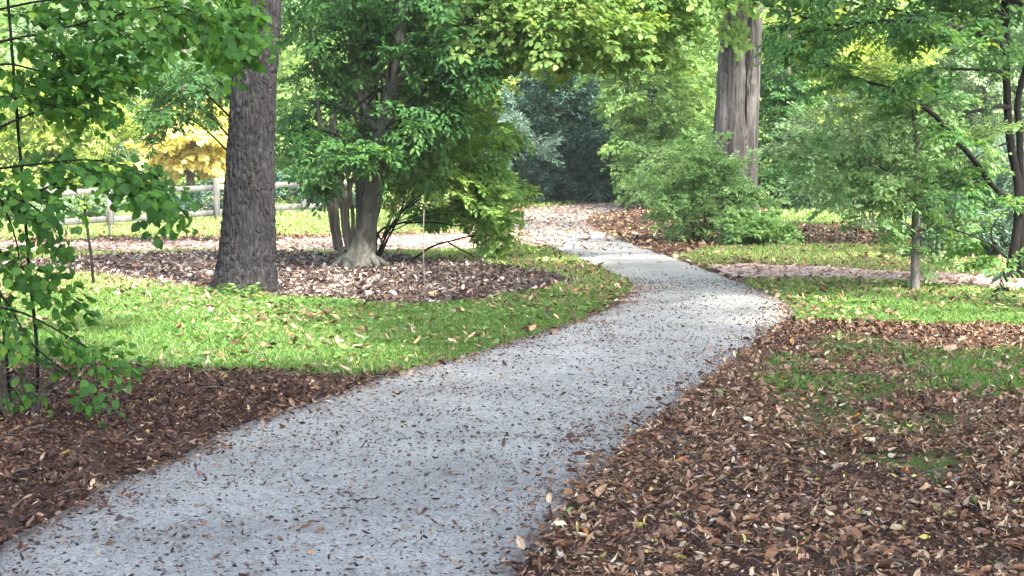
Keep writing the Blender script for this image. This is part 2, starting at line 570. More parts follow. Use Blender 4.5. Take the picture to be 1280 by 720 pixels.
# ground sheet: a polar-like grid, fine near the camera, reaching the horizon
ys = np.concatenate([np.linspace(-30, 2, 12), np.arange(2.3, 30, .12), np.arange(30, 60, .4), np.geomspace(60, 900, 26)])
us = np.concatenate([-np.geomspace(900, 12, 14), np.arange(-11.5, 11.5, .12), np.geomspace(12, 900, 14)])
XX, YY = np.meshgrid(us, ys)
gp = np.stack([XX.ravel(), YY.ravel()], 1)
pm, sm_, bm_, gm = masks(gp)
near = (np.abs(gp[:, 0]) < 14) & (gp[:, 1] > 2) & (gp[:, 1] < 62)
zz = np.where(near, zg(gp), -.02)
zz = np.where(sm_, zz - .012, zz)
zz = np.where(pm | (path_dist(gp) < .12), -.035, zz)
nx, ny = len(us), len(ys)
I = np.arange(nx * ny).reshape(ny, nx)
FQ = np.stack([I[:-1, :-1], I[:-1, 1:], I[1:, 1:], I[1:, :-1]], -1).reshape(-1, 4)
mb = MB()
mb.add(np.column_stack([gp, zz]), FQ)
ground = mb.build('ground', M['ground'], smooth=True)
at = ground.data.attributes.new('grass', 'FLOAT', 'POINT')
at.data.foreach_set('value', gm.astype(np.float32))
tag(ground, kind='structure')


def sheet_strip(name, L_, R_, mat, z=.0, thick=.05, cross=25, crown=.0):
    mb = MB()
    n = len(L_)
    t = np.linspace(0, 1, cross)
    V = L_[:, None] * (1 - t)[None, :, None] + R_[:, None] * t[None, :, None]
    zc = z + crown * (1 - (2 * t - 1) ** 2)
    zr = np.broadcast_to(zc[None], V.shape[:2]) + (fbm(V[..., 0] * 1.5, V[..., 1] * 1.5, seed=31) - .5) * .012
    V3 = np.concatenate([V, zr[..., None]], -1).reshape(-1, 3)
    I = np.arange(n * cross).reshape(n, cross)
    Q = np.stack([I[:-1, :-1], I[:-1, 1:], I[1:, 1:], I[1:, :-1]], -1).reshape(-1, 4)
    e = np.abs(2 * t - 1)
    ev = .9 * e ** 5 + .16 * np.exp(-((e - .0) / .16) ** 2) * 0 + .12 * np.exp(-((e - .05) / .2) ** 2)
    mb.add(V3, Q, np.tile(ev, n))
    o = mb.build(name, mat, smooth=True)
    tag(o, kind='structure')
    return o


sheet_strip('path', LW, RW, M['gravel'], z=.004, crown=.02)


def strip_from_px(name, top, bot, mat, n=160, wob=.5):
    a = catmull([g2(*p) for p in bot], n)
    b = catmull([g2(*p) for p in top], n)
    a = a + ((fbm(a[:, 0] * 1.2, a[:, 1] * 1.2, seed=12) - .5) * wob)[:, None] * np.array([0, 1])
    b = b + ((fbm(b[:, 0] * 1.2, b[:, 1] * 1.2, seed=13) - .5) * wob)[:, None] * np.array([0, 1])
    t = np.linspace(0, 1, 8)
    V = a[:, None] * (1 - t)[None, :, None] + b[:, None] * t[None, :, None]
    z = zg(V.reshape(-1, 2)) + .026
    mb = MB()
    I = np.arange(n * 8).reshape(n, 8)
    Q = np.stack([I[:-1, :-1], I[:-1, 1:], I[1:, 1:], I[1:, :-1]], -1).reshape(-1, 4)
    mb.add(np.column_stack([V.reshape(-1, 2), z]), Q[:, ::-1])
    tag(mb.build(name, mat, smooth=True), kind='structure')


strip_from_px('side_path', [(882, 333), (980, 335), (1150, 345), (1450, 356)], [(918, 349), (1050, 352), (1150, 357), (1450, 372)], M['gravel_warm'])
strip_from_px('side_path', [(-200, 308), (100, 306), (340, 302), (560, 296), (640, 290)], [(-200, 317), (100, 316), (340, 317), (560, 315), (688, 309)], M['gravel_warm'])
strip_from_px('road', [(900, 243), (1100, 243), (1500, 243)], [(900, 250), (1100, 251), (1500, 253)], M['road'], 20, 0)

# edging strips, one along each side of the path
def edging(line, label):
    mb = MB()
    pts = np.column_stack([line, np.full(len(line), .012)])
    n = len(pts)
    t = unit(np.gradient(pts, axis=0))
    s = np.cross(t, [0, 0, 1]) * .004
    top = np.array([0, 0, .014])
    V = np.stack([pts - s - top * 3, pts - s + top * .6, pts + s + top * .6, pts + s - top * 3], 1).reshape(-1, 3)
    Q = [(i * 4 + j, i * 4 + (j + 1) % 4, (i + 1) * 4 + (j + 1) % 4, (i + 1) * 4 + j) for i in range(n - 1) for j in range(4)]
    mb.add(V, Q)
    tag(mb.build('path_edging', M['metal']), label, 'edging')

edging(RW[4:70] + np.array([.0, 0]), 'thin dark metal edging along the right side of the grey path, half under leaves')
edging(LW[4:70], 'thin dark metal edging along the left side of the grey path beside mulch and lawn')

# ---------------------------------------------------------------- leaf shapes
def S(v, f):
    return np.array(v, float), np.array(f)

BROAD = S([(0, 0, 0), (.33, 0, -.03), (.68, 0, -.05), (1, 0, -.14), (.1, .3, .03), (.4, .43, .07), (.74, .26, .03), (.1, -.3, .03), (.4, -.43, .07), (.74, -.26, .03)],
          [(0, 1, 5, 4), (1, 2, 6, 5), (2, 3, 3, 6), (0, 7, 8, 1), (1, 8, 9, 2), (2, 9, 3, 3)])
BROAD = (BROAD[0], None)
BT = np.array([(0, 4, 5), (0, 5, 1), (1, 5, 6), (1, 6, 2), (2, 6, 3), (0, 8, 7), (0, 1, 8), (1, 9, 8), (1, 2, 9), (2, 3, 9)])
BROAD = (BROAD[0], BT)
OVAL = S([(0, 0, 0), (.35, .22, .05), (.75, .17, 0), (1, 0, -.1), (.75, -.17, 0), (.35, -.22, .05)], [(0, 3, 2, 1), (0, 5, 4, 3)])
WIDE = S([(0, 0, 0), (.3, .36, .06), (.75, .25, 0), (1, 0, -.12), (.75, -.25, 0), (.3, -.36, .06)], [(0, 3, 2, 1), (0, 5, 4, 3)])
THINL = S([(0, 0, 0), (.5, .13, .02), (1, 0, -.06), (.5, -.13, .02)], [(0, 1, 2, 3)])
DIAM = S([(0, 0, 0), (.45, .3, .05), (1, 0, -.06), (.45, -.3, .05)], [(0, 1, 2, 3)])


def make_spray(seed, L=1.0, nside=7, per=5, leaf=.1, droop=.25, flat=.25, ang=50, hang=.3):
    """one leafy twig along +x: leaf positions, directions, normals, sizes, plus twig pieces"""
    r = np.random.RandomState(seed)
    pos, dr, nm, sz, tw = [], [], [], [], []
    main = lambda t: np.array([L * t, .06 * L * math.sin(t * 5 + seed), -droop * L * t * t])
    def put(p, d):
        d = d + r.randn(3) * .18 + np.array([0, 0, -hang * r.rand()])
        pos.append(p)
        dr.append(unit(d))
        nm.append(unit(np.array([0, 0, 1]) + r.randn(3) * flat))
        sz.append(leaf * (.6 + .6 * r.rand()))
    tw.append((main(0), main(.5), .007 * L, .005 * L))
    tw.append((main(.5), main(1), .005 * L, .002 * L))
    for i in range(nside):
        t = .12 + .85 * i / (nside - 1)
        for s in (-1, 1):
            b = main(min(1, t + (r.rand() - .5) * .1))
            a = math.radians(ang + r.randn() * 10)
            ln = L * (.5 - .36 * t) * (.7 + .6 * r.rand())
            d = np.array([math.cos(a), s * math.sin(a), r.randn() * .2])
            e = b + d * ln + np.array([0, 0, -droop * ln * .6])
            tw.append((b, e, .003 * L, .0015 * L))
            for k in range(per):
                u = (k + .6) / per
                q = b + (e - b) * u
                s2 = 1 if k % 2 else -1
                dd = unit(e - b)
                aa = s2 * (.9 + r.randn() * .2)
                dl = np.array([dd[0] * math.cos(aa) - dd[1] * math.sin(aa), dd[0] * math.sin(aa) + dd[1] * math.cos(aa), dd[2]])
                put(q, dl)
            put(e, unit(e - b))
    return [np.array(x) for x in (pos, dr, nm, sz)] + [tw]


def spray_set(kinds=5, **kw):
    return [make_spray(100 + i, **kw) for i in range(kinds)]


def rotmats(d, up):
    x = unit(d)
    y = unit(np.cross(up, x))
    z = np.cross(x, y)
    return np.stack([x, y, z], -1)      # columns


def place_sprays(mb, tb, sset, base, d, up, scale, shape, rng, lsize=1.0, hue=None, keep=1.0):
    """stamp sprays at base points; leaves go to mb, twigs to tb"""
    K = len(base)
    kind = rng.randint(0, len(sset), K)
    for k in range(len(sset)):
        idx = np.where(kind == k)[0]
        if not len(idx): continue
        pos, dr, nm, sz, tw = sset[k]
        R = rotmats(d[idx], up[idx])
        s = scale[idx]
        Pw = base[idx][:, None] + np.einsum('kij,nj->kni', R, pos) * s[:, None, None]
        Dw = np.einsum('kij,nj->kni', R, dr)
        Nw = np.einsum('kij,nj->kni', R, nm)
        m = len(pos)
        h = rng.rand(len(idx), 1) * .35 if hue is None else hue[idx][:, None]
        rn = np.clip(h + rng.rand(len(idx), m) * .65, 0, 1)
        size = np.broadcast_to(sz[None], rn.shape) * lsize * (.85 + .3 * rng.rand(*rn.shape))
        sel = rng.rand(*rn.shape) < keep
        mb.leaves(Pw[sel], Dw[sel], Nw[sel], size[sel], shape, rn[sel])
        if tb is not None:
            A = np.array([a for a, b, r0, r1 in tw])
            B = np.array([b for a, b, r0, r1 in tw])
            r0 = np.array([t[2] for t in tw])
            r1 = np.array([t[3] for t in tw])
            tri = np.array([[0, 1, 0], [0, -.5, .87], [0, -.5, -.87]])
            VA = A[:, None] + tri[None] * r0[:, None, None]
            VB = B[:, None] + tri[None] * r1[:, None, None]
            V = np.concatenate([VA, VB], 1).reshape(-1, 3)
            Fq = np.concatenate([np.array([(0, 1, 4, 3), (1, 2, 5, 4), (2, 0, 3, 5)]) + 6 * j for j in range(len(tw))])
            W = base[idx][:, None] + np.einsum('kij,nj->kni', R, V) * s[:, None, None]
            off = (np.arange(len(idx)) * len(V))[:, None, None]
            tb.add(W.reshape(-1, 3), (Fq[None] + off).reshape(-1, 4))


def clump_sprays(c, rad, n, rng, droop=.2, layer=0, core=.55, cut=None):
    u = unit(rng.randn(n, 3))
    rr = (core ** 3 + (1 - core ** 3) * rng.rand(n)) ** (1 / 3)
    q = u * rr[:, None]
    # lumpy outline
    k = .5 + .9 * fbm(u[:, 0] * 2 + c[0], u[:, 1] * 2 + c[1], u[:, 2] * 2 + 5, seed=7)
    p = q * np.asarray(rad) * k[:, None]
    if layer:
        p[:, 2] = np.round(p[:, 2] / layer) * layer + rng.randn(n) * layer * .15
    d = u * np.array([1, 1, .45]) + rng.randn(n, 3) * .35
    d[:, 2] -= droop
    up = np.array([0, 0, 1]) + rng.randn(n, 3) * .25 + u * .35
    return np.asarray(c) + p, unit(d), unit(up)


def crown(root, clumps, mat, sset, shape, seed, bark=None, scale=.7, lsize=1.0, droop=.2, layer=0, core=.5, limb_from=None, limb_r=.04, name='crown', twigs=True, subl=.25, dens=.5, keep=.8):
    """clumps: (centre xyz, radii xyz, number of sprays)"""
    rng = np.random.RandomState(seed)
    mb, tb = MB(), MB()
    for ci, (c, rad, n) in enumerate(clumps):
        c = np.asarray(c, float)
        n = max(4, int(n * dens))
        b, d, up = clump_sprays(c, rad, n, rng, droop, layer, core)
        b[:, 2] = np.maximum(b[:, 2], .12)
        s = scale * (.7 + .6 * rng.rand(n))
        b0 = b - d * s[:, None] * .5
        b0[:, 2] = np.maximum(b0[:, 2], .1)
        place_sprays(mb, tb if twigs else None, sset, b0, d, up, s, shape, rng, lsize, keep=keep)
        if limb_from is not None:
            L0 = np.array(limb_from(c), float)
            mid = (L0 + c) / 2 + np.array([0, 0, .12 * np.linalg.norm(c - L0)]) + rng.randn(3) * .1
            tb.tube([L0, mid, c], [limb_r, limb_r * .7, limb_r * .35], 6, 10)
            for j in rng.choice(n, max(1, int(n * subl)), replace=False)[:60]:
                m2 = (c * .5 + b0[j] * .5) + rng.randn(3) * .08
                tb.tube([c * .8 + L0 * .2, m2, b0[j]], [limb_r * .3, limb_r * .2, limb_r * .08], 4, 6, cap=False)
    o = part(mb, name, mat, root)
    if tb.n:
        q = tb.build('branches', bark or M['bark_brown'], o, True, loc=tuple(root.location))
    return o


def trunk_mesh(mb, pts, radii, ns=64, nz=220, ridge=.012, fr=22, zs=.16, flare=.3, flare_h=.3, lobes=5, seed=0):
    c = catmull(pts, nz)
    z = c[:, 2]
    rr = np.interp(z, [p[2] for p in pts], radii)
    th = np.linspace(0, 2 * math.pi, ns, endpoint=False)
    TH, Z = np.meshgrid(th, z)
    R = rr[:, None] * (1 + flare * np.exp(-np.maximum(Z - pts[0][2], 0) / flare_h) * (1 + .35 * np.cos(lobes * TH + seed) + .15 * np.cos(3 * TH + 1)))
    X, Y = np.cos(TH) * R, np.sin(TH) * R
    w_ = (fbm(X * 4, Y * 4, Z * 2, seed=seed) - .5) * .25
    ZW = Z + .22 * noise(X * 11, Y * 11, Z * 1.5, seed=seed + 4)
    n1 = noise((X + w_) * fr, (Y + w_) * fr, ZW * fr * zs, seed=seed + 1)
    n2 = noise((X + w_) * fr * 1.7, (Y + w_) * fr * 1.7, ZW * fr * zs * 1.6 + 9, seed=seed + 2)
    rid = np.abs(n1 * 2 - 1) ** .7
    rid2 = np.abs(n2 * 2 - 1) ** .7
    R2 = R + ridge * (np.minimum(rid, rid2 * 1.25) * 1.6 - .6)
    V = np.stack([c[:, 0][:, None] + np.cos(TH) * R2, c[:, 1][:, None] + np.sin(TH) * R2, Z], -1)
    I = np.arange(nz * ns).reshape(nz, ns)
    J = np.roll(I, -1, 1)
    Q = np.stack([I[:-1], J[:-1], J[1:], I[1:]], -1).reshape(-1, 4)
    mb.add(V.reshape(-1, 3), Q)


SP_BROAD = spray_set(L=1, nside=6, per=3, leaf=.125, droop=.3, flat=.35, hang=.9)
SP_MED = spray_set(L=1, nside=7, per=4, leaf=.115, droop=.25, flat=.28, hang=.4)
SP_FINE = spray_set(L=1, nside=8, per=6, leaf=.085, droop=.2, flat=.35, hang=.3)
SP_NEEDLE = spray_set(L=1, nside=10, per=7, leaf=.09, droop=.1, flat=.8, hang=.1, ang=42)


def C(px, py, D, rx, ry, rd, n):
    """clump from where it stands in view: centre over pixel px,py at depth D, radii rx, ry in pixels there, depth radius rd metres"""
    k = D / F
    return (P(px, py, D), (rx * k, rd, ry * k), n)


# ---------------------------------------------------------------- haze volume added to pale the far background
hm = bpy.data.materials.new('thin added haze')
hm.use_nodes = True
hn = hm.node_tree
hn.nodes.remove(hn.nodes['Principled BSDF'])
pv = hn.nodes.new('ShaderNodeVolumePrincipled')
pv.inputs['Color'].default_value = (.93, .97, .95, 1)
pv.inputs['Density'].default_value = .0006
pv.inputs['Anisotropy'].default_value = .2
hn.links.new(pv.outputs[0], hn.nodes['Material Output'].inputs['Volume'])
hb = MB()
hb.add([(x, y, z) for z in (-1.3, 16) for x, y in ((-950, -60), (950, -60), (950, 950), (-950, 950))], [(3, 2, 1, 0), (4, 5, 6, 7), (0, 1, 5, 4), (1, 2, 6, 5), (2, 3, 7, 6), (3, 0, 4, 7)])
tag(hb.build('haze', hm), kind='stuff')
cy.volume_bounces = 1

# ---------------------------------------------------------------- TREES
# big furrowed trunk on the left
b = G(306, 366)
big = thing('shade_tree', 'large straight tree with thick dark furrowed trunk rising from the left lawn', 'tree', (b[0], b[1], 0))
D1 = b[1]
mb = MB()
trunk_mesh(mb, [(b[0], D1, -.1)] + [tuple(P(x, y, D1)) for x, y in ((310, 300), (313, 200), (318, 100), (325, 0), (330, -200), (334, -500))] + [(b[0] + .5, D1 + .2, 10)],
           [.335, .305, .265, .25, .235, .22, .2, .14], ns=300, nz=700, ridge=.022, fr=40, zs=.15, flare=.42, flare_h=.2, lobes=5, seed=3)
part(mb, 'trunk', M['bark_dark'], big, True)
hi = lambda c: np.array([b[0] + .2, D1, 4.5 + .25 * max(0, c[2] - 5)])
crown(big, [((b[0] + dx, D1 + dy, h), (r, r, r * .55), n) for dx, dy, h, r, n in ((-3.2, 1.5, 8.5, 2.6, 60), (1.8, 2.5, 9.5, 2.8, 60), (-.5, 4.5, 8.5, 2.6, 50), (3.0, .2, 8.2, 2.0, 60), (-4.8, -1.5, 8.6, 2.0, 50), (0, 1, 11.5, 3, 50))],
      M['maple'], SP_MED, WIDE, 11, M['bark_dark'], scale=1.3, lsize=1.3, limb_from=hi, limb_r=.1, subl=.1)

# maple whose lime-green branches hang across the top centre
b = G(600, 262)
mx = P(458, 250, 25.5)[0]
mp = thing('maple_tree', 'tree whose bright yellow-green leafy branches hang across the top centre of the view', 'tree', (mx, 25.5, 0))
mb = MB()
trunk_mesh(mb, [(mx, 25.5, -.1), (mx, 25.5, 2), (mx + .5, 25.4, 5), (mx + 1, 25.4, 9)], [.15, .13, .11, .06], ns=40, nz=120, ridge=.006, seed=9)
part(mb, 'trunk', M['bark_black'], mp, True)
cl = [C(600, 15, 22, 70, 40, .9, 80), C(690, 20, 22, 90, 50, 1.0, 150), C(640, 55, 22, 45, 22, .7, 50), C(790, 25, 23, 80, 38, 1.0, 120), C(760, 55, 22.5, 50, 16, .6, 40), C(860, -15, 23, 50, 22, .8, 40), C(560, -40, 23, 90, 40, 1, 60), C(720, -50, 23, 170, 50, 1.5, 30),
      C(820, 70, 23, 22, 8, .4, 8), C(615, 92, 22, 14, 12, .4, 10)]
crown(mp, cl, M['maple'], SP_MED, WIDE, 12, M['bark_black'], scale=.6, lsize=.85, droop=.45, layer=.28, limb_from=lambda c: (mx + .3, 25.4, 4.2), limb_r=.035, subl=.12)

# smooth multi-stem tree in the mulch bed
b = G(450, 337)
D2 = b[1]
ms = thing('multi_stem_tree', 'leaning smooth grey tree with flared roots and slender side stems in the mulch bed', 'tree', (b[0], D2, 0))
mb = MB()
trunk_mesh(mb, [tuple(P(450, 350, D2)), tuple(P(448, 325, D2)), tuple(P(455, 300, D2)), tuple(P(463, 250, D2)), tuple(P(471, 200, D2)), tuple(P(484, 140, D2)), tuple(P(494, 90, D2)), tuple(P(500, 20, D2)), tuple(P(508, -120, D2))],
           [.22, .2, .15, .13, .12, .115, .115, .1, .07], ns=72, nz=260, ridge=.014, fr=12, zs=.3, flare=.6, flare_h=.22, lobes=7, seed=5)
part(mb, 'trunk', M['bark_smooth'], ms, True)
# bulging root collar
for (x0, y0, x1, y1, r0, r1, dy) in ((436, 322, 410, 338, .085, .025, -.02), (444, 322, 430, 344, .08, .02, -.2), (462, 318, 479, 343, .075, .02, -.2), (464, 322, 490, 337, .07, .02, .05), (436, 320, 422, 335, .1, .04, .12)):
    mb = MB()
    a_, c_ = P(x0, y0, D2 + dy * .3), P(x1, y1, D2 + dy)
    c_[2] = min(c_[2], .0)
    mb.tube([a_, (a_ + c_) / 2 + np.array([0, dy * .2, .02]), c_], [r0, (r0 + r1) / 2, r1], 12, 14, wob=.15, seed=int(x0))
    part(mb, 'root', M['bark_smooth'], ms, True)
for pts, r0, r1 in ([[(428, 325), (422, 290), (419, 250), (416, 215), (414, 150)], .05, .03], [[(438, 318), (432, 290), (428, 250), (424, 215), (418, 140)], .055, .03], [[(438, 305), (434, 270), (438, 235), (446, 200), (452, 120)], .035, .02],
                    [[(440, 320), (441, 270), (436, 230), (431, 190), (428, 100)], .03, .018], [[(445, 312), (447, 270), (455, 230), (462, 190)], .025, .015], [[(390, 60), (398, 130), (402, 190), (420, 310)], .015, .04], [[(497, 105), (520, 70), (535, 30), (560, -40)], .08, .05], [[(476, 170), (450, 120), (440, 60), (430, -20)], .05, .025]):
    mb = MB()
    mb.tube([P(x, y, D2 + .12 + .04 * i) for i, (x, y) in enumerate(pts)], [r0, r1], 10, 30, wob=.1, seed=4)
    part(mb, 'stem', M['bark_brown'], ms, True)
cl = [C(400, 196, D2, 42, 18, .9, 60), C(440, 160, D2 + .5, 50, 24, .5, 50), C(530, 150, D2 - .2, 40, 22, .6, 40), C(385, 125, D2 + .4, 35, 40, 1.0, 18), C(430, 95, D2 + .6, 46, 34, .6, 46), C(390, 50, D2 + .3, 50, 34, 1.0, 34), C(455, 40, D2 + .5, 60, 36, .8, 70), C(550, 40, D2, 66, 45, 1.0, 100),
      C(420, -10, D2, 90, 40, 1.2, 90), C(520, -15, D2 - .2, 90, 40, 1.2, 90), C(545, 100, D2 + .2, 45, 30, .7, 50), C(358, 165, D2 + .6, 16, 24, .6, 18), C(590, 70, D2 - .2, 40, 30, .7, 40), C(440, -80, D2, 200, 60, 2.4, 60), C(410, 226, D2 - .4, 26, 8, .4, 14), C(450, 188, D2 - .5, 40, 12, .4, 26), C(500, 180, D2 - .3, 26, 22, .4, 30), C(505, 60, D2 - .6, 24, 18, .3, 10)]
crown(ms, cl, M['beech'], SP_MED, OVAL, 13, M['bark_black'], scale=.55, lsize=.82, droop=.3, layer=.22, core=.2, limb_from=lambda c: P(471 + 18 * (c[0] * 7.3 % 1), 200 - 100 * (c[0] * 7.3 % 1), D2), limb_r=.02, subl=.12, dens=.5)

# arching shrub right of it
b = G(478, 326)
D3 = b[1] - .3
ar = thing('arching_shrub', 'shrub with thin dark arching stems and yellow-green dome right of the leaning tree', 'shrub', (b[0], D3, 0))
for k, pts in enumerate(([(469, 322), (474, 290), (500, 279), (532, 273), (580, 262), (610, 255)], [(473, 324), (512, 325), (538, 309), (564, 301), (600, 293), (620, 298)], [(470, 322), (488, 285), (512, 255), (545, 232), (590, 215)],
                         [(468, 320), (471, 270), (485, 220), (505, 170), (520, 130)], [(474, 322), (484, 300), (500, 268), (512, 228), (540, 175)], [(472, 322), (478, 305), (470, 285), (478, 250), (490, 200)], [(560, 303), (580, 314), (604, 325), (625, 320)], [(506, 279), (540, 278), (575, 282), (605, 275)])):
    mb = MB()
    mb.tube([P(x, y, D3 - .06 * i * (1 if k % 2 else -.6)) for i, (x, y) in enumerate(pts)], [.022 if k < 6 else .012, .006], 7, 40, wob=.3, seed=k)
    part(mb, 'stem', M['bark_black'], ar, True)
cl = [C(560, 120, D3, 55, 35, .8, 110), C(590, 165, D3 - .2, 55, 35, .8, 120), C(520, 170, D3 - .5, 45, 40, .6, 90), C(560, 215, D3 - .5, 60, 30, .7, 110), C(610, 225, D3 - .2, 42, 30, .7, 90), C(615, 270, D3 - .2, 30, 22, .5, 40), C(560, 265, D3 + .3, 40, 16, .5, 26), C(500, 225, D3 - .5, 35, 20, .5, 36), C(635, 245, D3, 18, 14, .4, 14),
      C(630, 292, D3 - .1, 16, 12, .35, 12), C(540, 140, D3 - .7, 40, 26, .4, 40), C(510, 260, D3 + .5, 26, 10, .4, 10), C(585, 255, D3 - .6, 40, 15, .4, 34)]
crown(ar, cl, M['shrub'], SP_FINE, OVAL, 14, M['bark_black'], scale=.5, lsize=1.1, droop=.35, layer=.16, core=.3, limb_from=lambda c: P(474 + 42 * (c[0] * 9.7 % 1), 305 - 62 * (c[0] * 9.7 % 1), D3), limb_r=.009, subl=.15, dens=.33)

# foreground linden at the left edge
b = G(42, 522)
D4 = b[1]
ln = thing('linden_sapling', 'young linden with broad green leaves leaning in from the left edge, nearest the camera', 'tree', (b[0], D4, 0))
for k, (pts, r0, r1) in enumerate(([[(46, 524), (47, 470), (45, 420), (38, 350), (30, 250), (20, 130), (10, 0), (0, -120)], .012, .008], [[(14, 528), (10, 470), (3, 400), (-12, 300), (-30, 150), (-40, 0)], .011, .008])):
    mb = MB()
    mb.tube([P(x, y, D4) for x, y in pts], [r0, r1], 10, 50, wob=.3, seed=k)
    part(mb, 'stem', M['bark_black'], ln, True)
rng = np.random.RandomState(77)
mb, tb = MB(), MB()
branches = [  # pixel polylines, depth, spray count, spread px
    ([(-40, 215), (40, 206), (110, 200), (160, 208), (190, 222)], 9.0, 26, 20), ([(-30, 130), (40, 110), (120, 75), (170, 40), (240, 20), (285, 25)], 9.4, 52, 24), ([(-40, 60), (60, 40), (140, 20), (220, 8), (262, 30)], 9.2, 50, 24),
    ([(-40, 20), (60, 0), (160, -10), (270, -10)], 9.6, 44, 20), ([(-20, 170), (20, 150), (60, 135), (95, 130)], 9.1, 12, 20), ([(-30, 260), (20, 250), (50, 265), (70, 290)], 9.0, 9, 15), ([(-30, 300), (10, 320), (40, 345), (70, 360)], 9.0, 8, 12),
    ([(-20, 380), (30, 392), (70, 412), (110, 436)], 8.9, 10, 11), ([(-20, 350), (10, 380), (40, 430), (90, 470)], 9.0, 7, 12), ([(-30, 90), (10, 80), (60, 90), (110, 80)], 9.3, 20, 22), ([(30, 250), (80, 225), (130, 215), (170, 225)], 9.2, 14, 14), ([(-30, 430), (5, 430), (20, 470)], 9.1, 3, 12), ([(-40, 200), (-5, 240), (20, 300), (25, 350)], 8.9, 9, 12)]
for pts, D, n, spd in branches:
    W = [P(x, y, D + .12 * i) for i, (x, y) in enumerate(pts)]
    tb.tube(W, [.009, .003], 6, 30, wob=.5, seed=n)
    cc = catmull(W, 40)
    tg = unit(np.gradient(cc, axis=0))
    i = rng.randint(4, 40, n)
    i[:1] = 39
    sprd = spd * D / F
    base = cc[i] + rng.randn(n, 3) * np.array([.5, 1.6, .35]) * sprd
    d = tg[i] + rng.randn(n, 3) * np.array([.5, .7, .25]) + np.array([0, 0, -.25])
    up = np.array([0, -.35, 1]) + rng.randn(n, 3) * .45
    sel = rng.rand(n) < .6
    base, d, up = base[sel], d[sel], up[sel]
    n = len(base)
    place_sprays(mb, tb, SP_BROAD, base, unit(d), unit(up), .27 + .12 * rng.rand(n), BROAD, rng, lsize=.47, keep=.62)
part(mb, 'crown', M['linden'], ln)
part(tb, 'branches', M['bark_black'], ln, True)
# its own dense shade of leaves up and to the left, outside the frame
crown(ln, [((-3.6, 9.8, 4.2), (1.4, 1.6, 1.1), 90), ((-2.6, 11, 5), (1.4, 1.4, .9), 70)], M['linden'], SP_BROAD, OVAL, 15, M['bark_black'], scale=.6, lsize=1.4, name='upper_crown', limb_from=lambda c: (-3.2, D4, 2.6), limb_r=.02)

# twiggy brush at the foot of the linden
br = thing('dry_twigs', 'clump of dry grey twigs at the foot of the young linden on the left edge', 'twigs', tuple(G(18, 528)))
rng = np.random.RandomState(5)
mb = MB()
for k in range(26):
    a0 = G(5 + rng.rand() * 60 - 15, 530 + rng.rand() * 10 - 5)
    h = .15 + .4 * rng.rand()
    e = a0 + np.array([rng.randn() * .13, rng.randn() * .1, h])
    m_ = (a0 + e) / 2 + rng.randn(3) * .03
    mb.tube([a0, m_, e], [.005, .0018], 5, 8)
    for q in range(2):
        e2 = m_ + np.array([rng.randn() * .12, rng.randn() * .1, rng.rand() * .2])
        mb.tube([m_, (m_ + e2) / 2 + rng.randn(3) * .015, e2], [.003, .001], 4, 6)
part(mb, 'twigs', M['bark_brown'], br)

# dark tree at the right edge with arching limbs
b = G(1268, 352)
D5 = b[1]
dk = thing('dark_tree', 'dark twin-trunk tree at the right edge with thin black limbs arching to the left', 'tree', (b[0], D5, 0))
for pts, rad, sd in (([(1264, 358), (1265, 330), (1272, 280), (1272, 230), (1262, 170), (1258, 90), (1256, 0), (1250, -200)], [.066, .06, .055, .053, .05, .048, .045, .04], 1), ([(1276, 358), (1277, 300), (1276, 230), (1274, 160), (1272, 130), (1282, 85), (1300, 40), (1320, -100)], [.055, .05, .046, .042, .04, .036, .032, .03], 2)):
    mb = MB()
    mb.tube([P(x, y, D5 + (.1 if sd == 2 else 0)) for x, y in pts], rad, 16, 80, wob=.15, seed=sd)
    part(mb, 'trunk', M['bark_black'], dk, True)
limbs = [([(1258, 60), (1248, 54), (1219, 41), (1171, 29), (1143, 27), (1092, 27), (1040, 31), (1000, 20)], .03, -1.2), ([(1258, 90), (1238, 88), (1165, 86), (1130, 94)], .02, -.6), ([(1277, 268), (1261, 250), (1238, 229), (1213, 195), (1187, 166), (1165, 141), (1143, 128), (1108, 109), (1072, 99), (1030, 80)], .033, -1.0),
         ([(1262, 134), (1245, 133), (1207, 141), (1168, 141), (1150, 134)], .025, -.5), ([(1216, 198), (1197, 222), (1178, 235), (1143, 242)], .016, -.6), ([(1268, 330), (1250, 315), (1238, 305), (1210, 293), (1178, 283)], .016, -.8),
         ([(1262, 178), (1230, 190), (1216, 205), (1222, 235), (1250, 250)], .01, -.3), ([(1240, 300), (1240, 285), (1255, 262)], .01, -.2), ([(1187, 166), (1150, 175), (1110, 190), (1080, 200)], .012, -.4), ([(1171, 29), (1130, 15), (1080, 5)], .014, -.4), ([(1258, 20), (1220, 0), (1180, -15)], .02, -.4), ([(1207, 141), (1196, 160), (1204, 175)], .008, -.2), ([(1092, 27), (1060, 36), (1030, 48), (1000, 50)], .014, -.5)]
mb = MB()
for k, (pts, r0, dd) in enumerate(limbs):
    mb.tube([P(x, y, D5 + 2.4 * dd * min(1, 2.2 * i / len(pts))) for i, (x, y) in enumerate(pts)], [r0 * 1.15, r0 * .85, r0 * .4], 8, 50, wob=.35, seed=k)
part(mb, 'limbs', M['bark_black'], dk, True)
rng = np.random.RandomState(21)
mb, tb = MB(), MB()
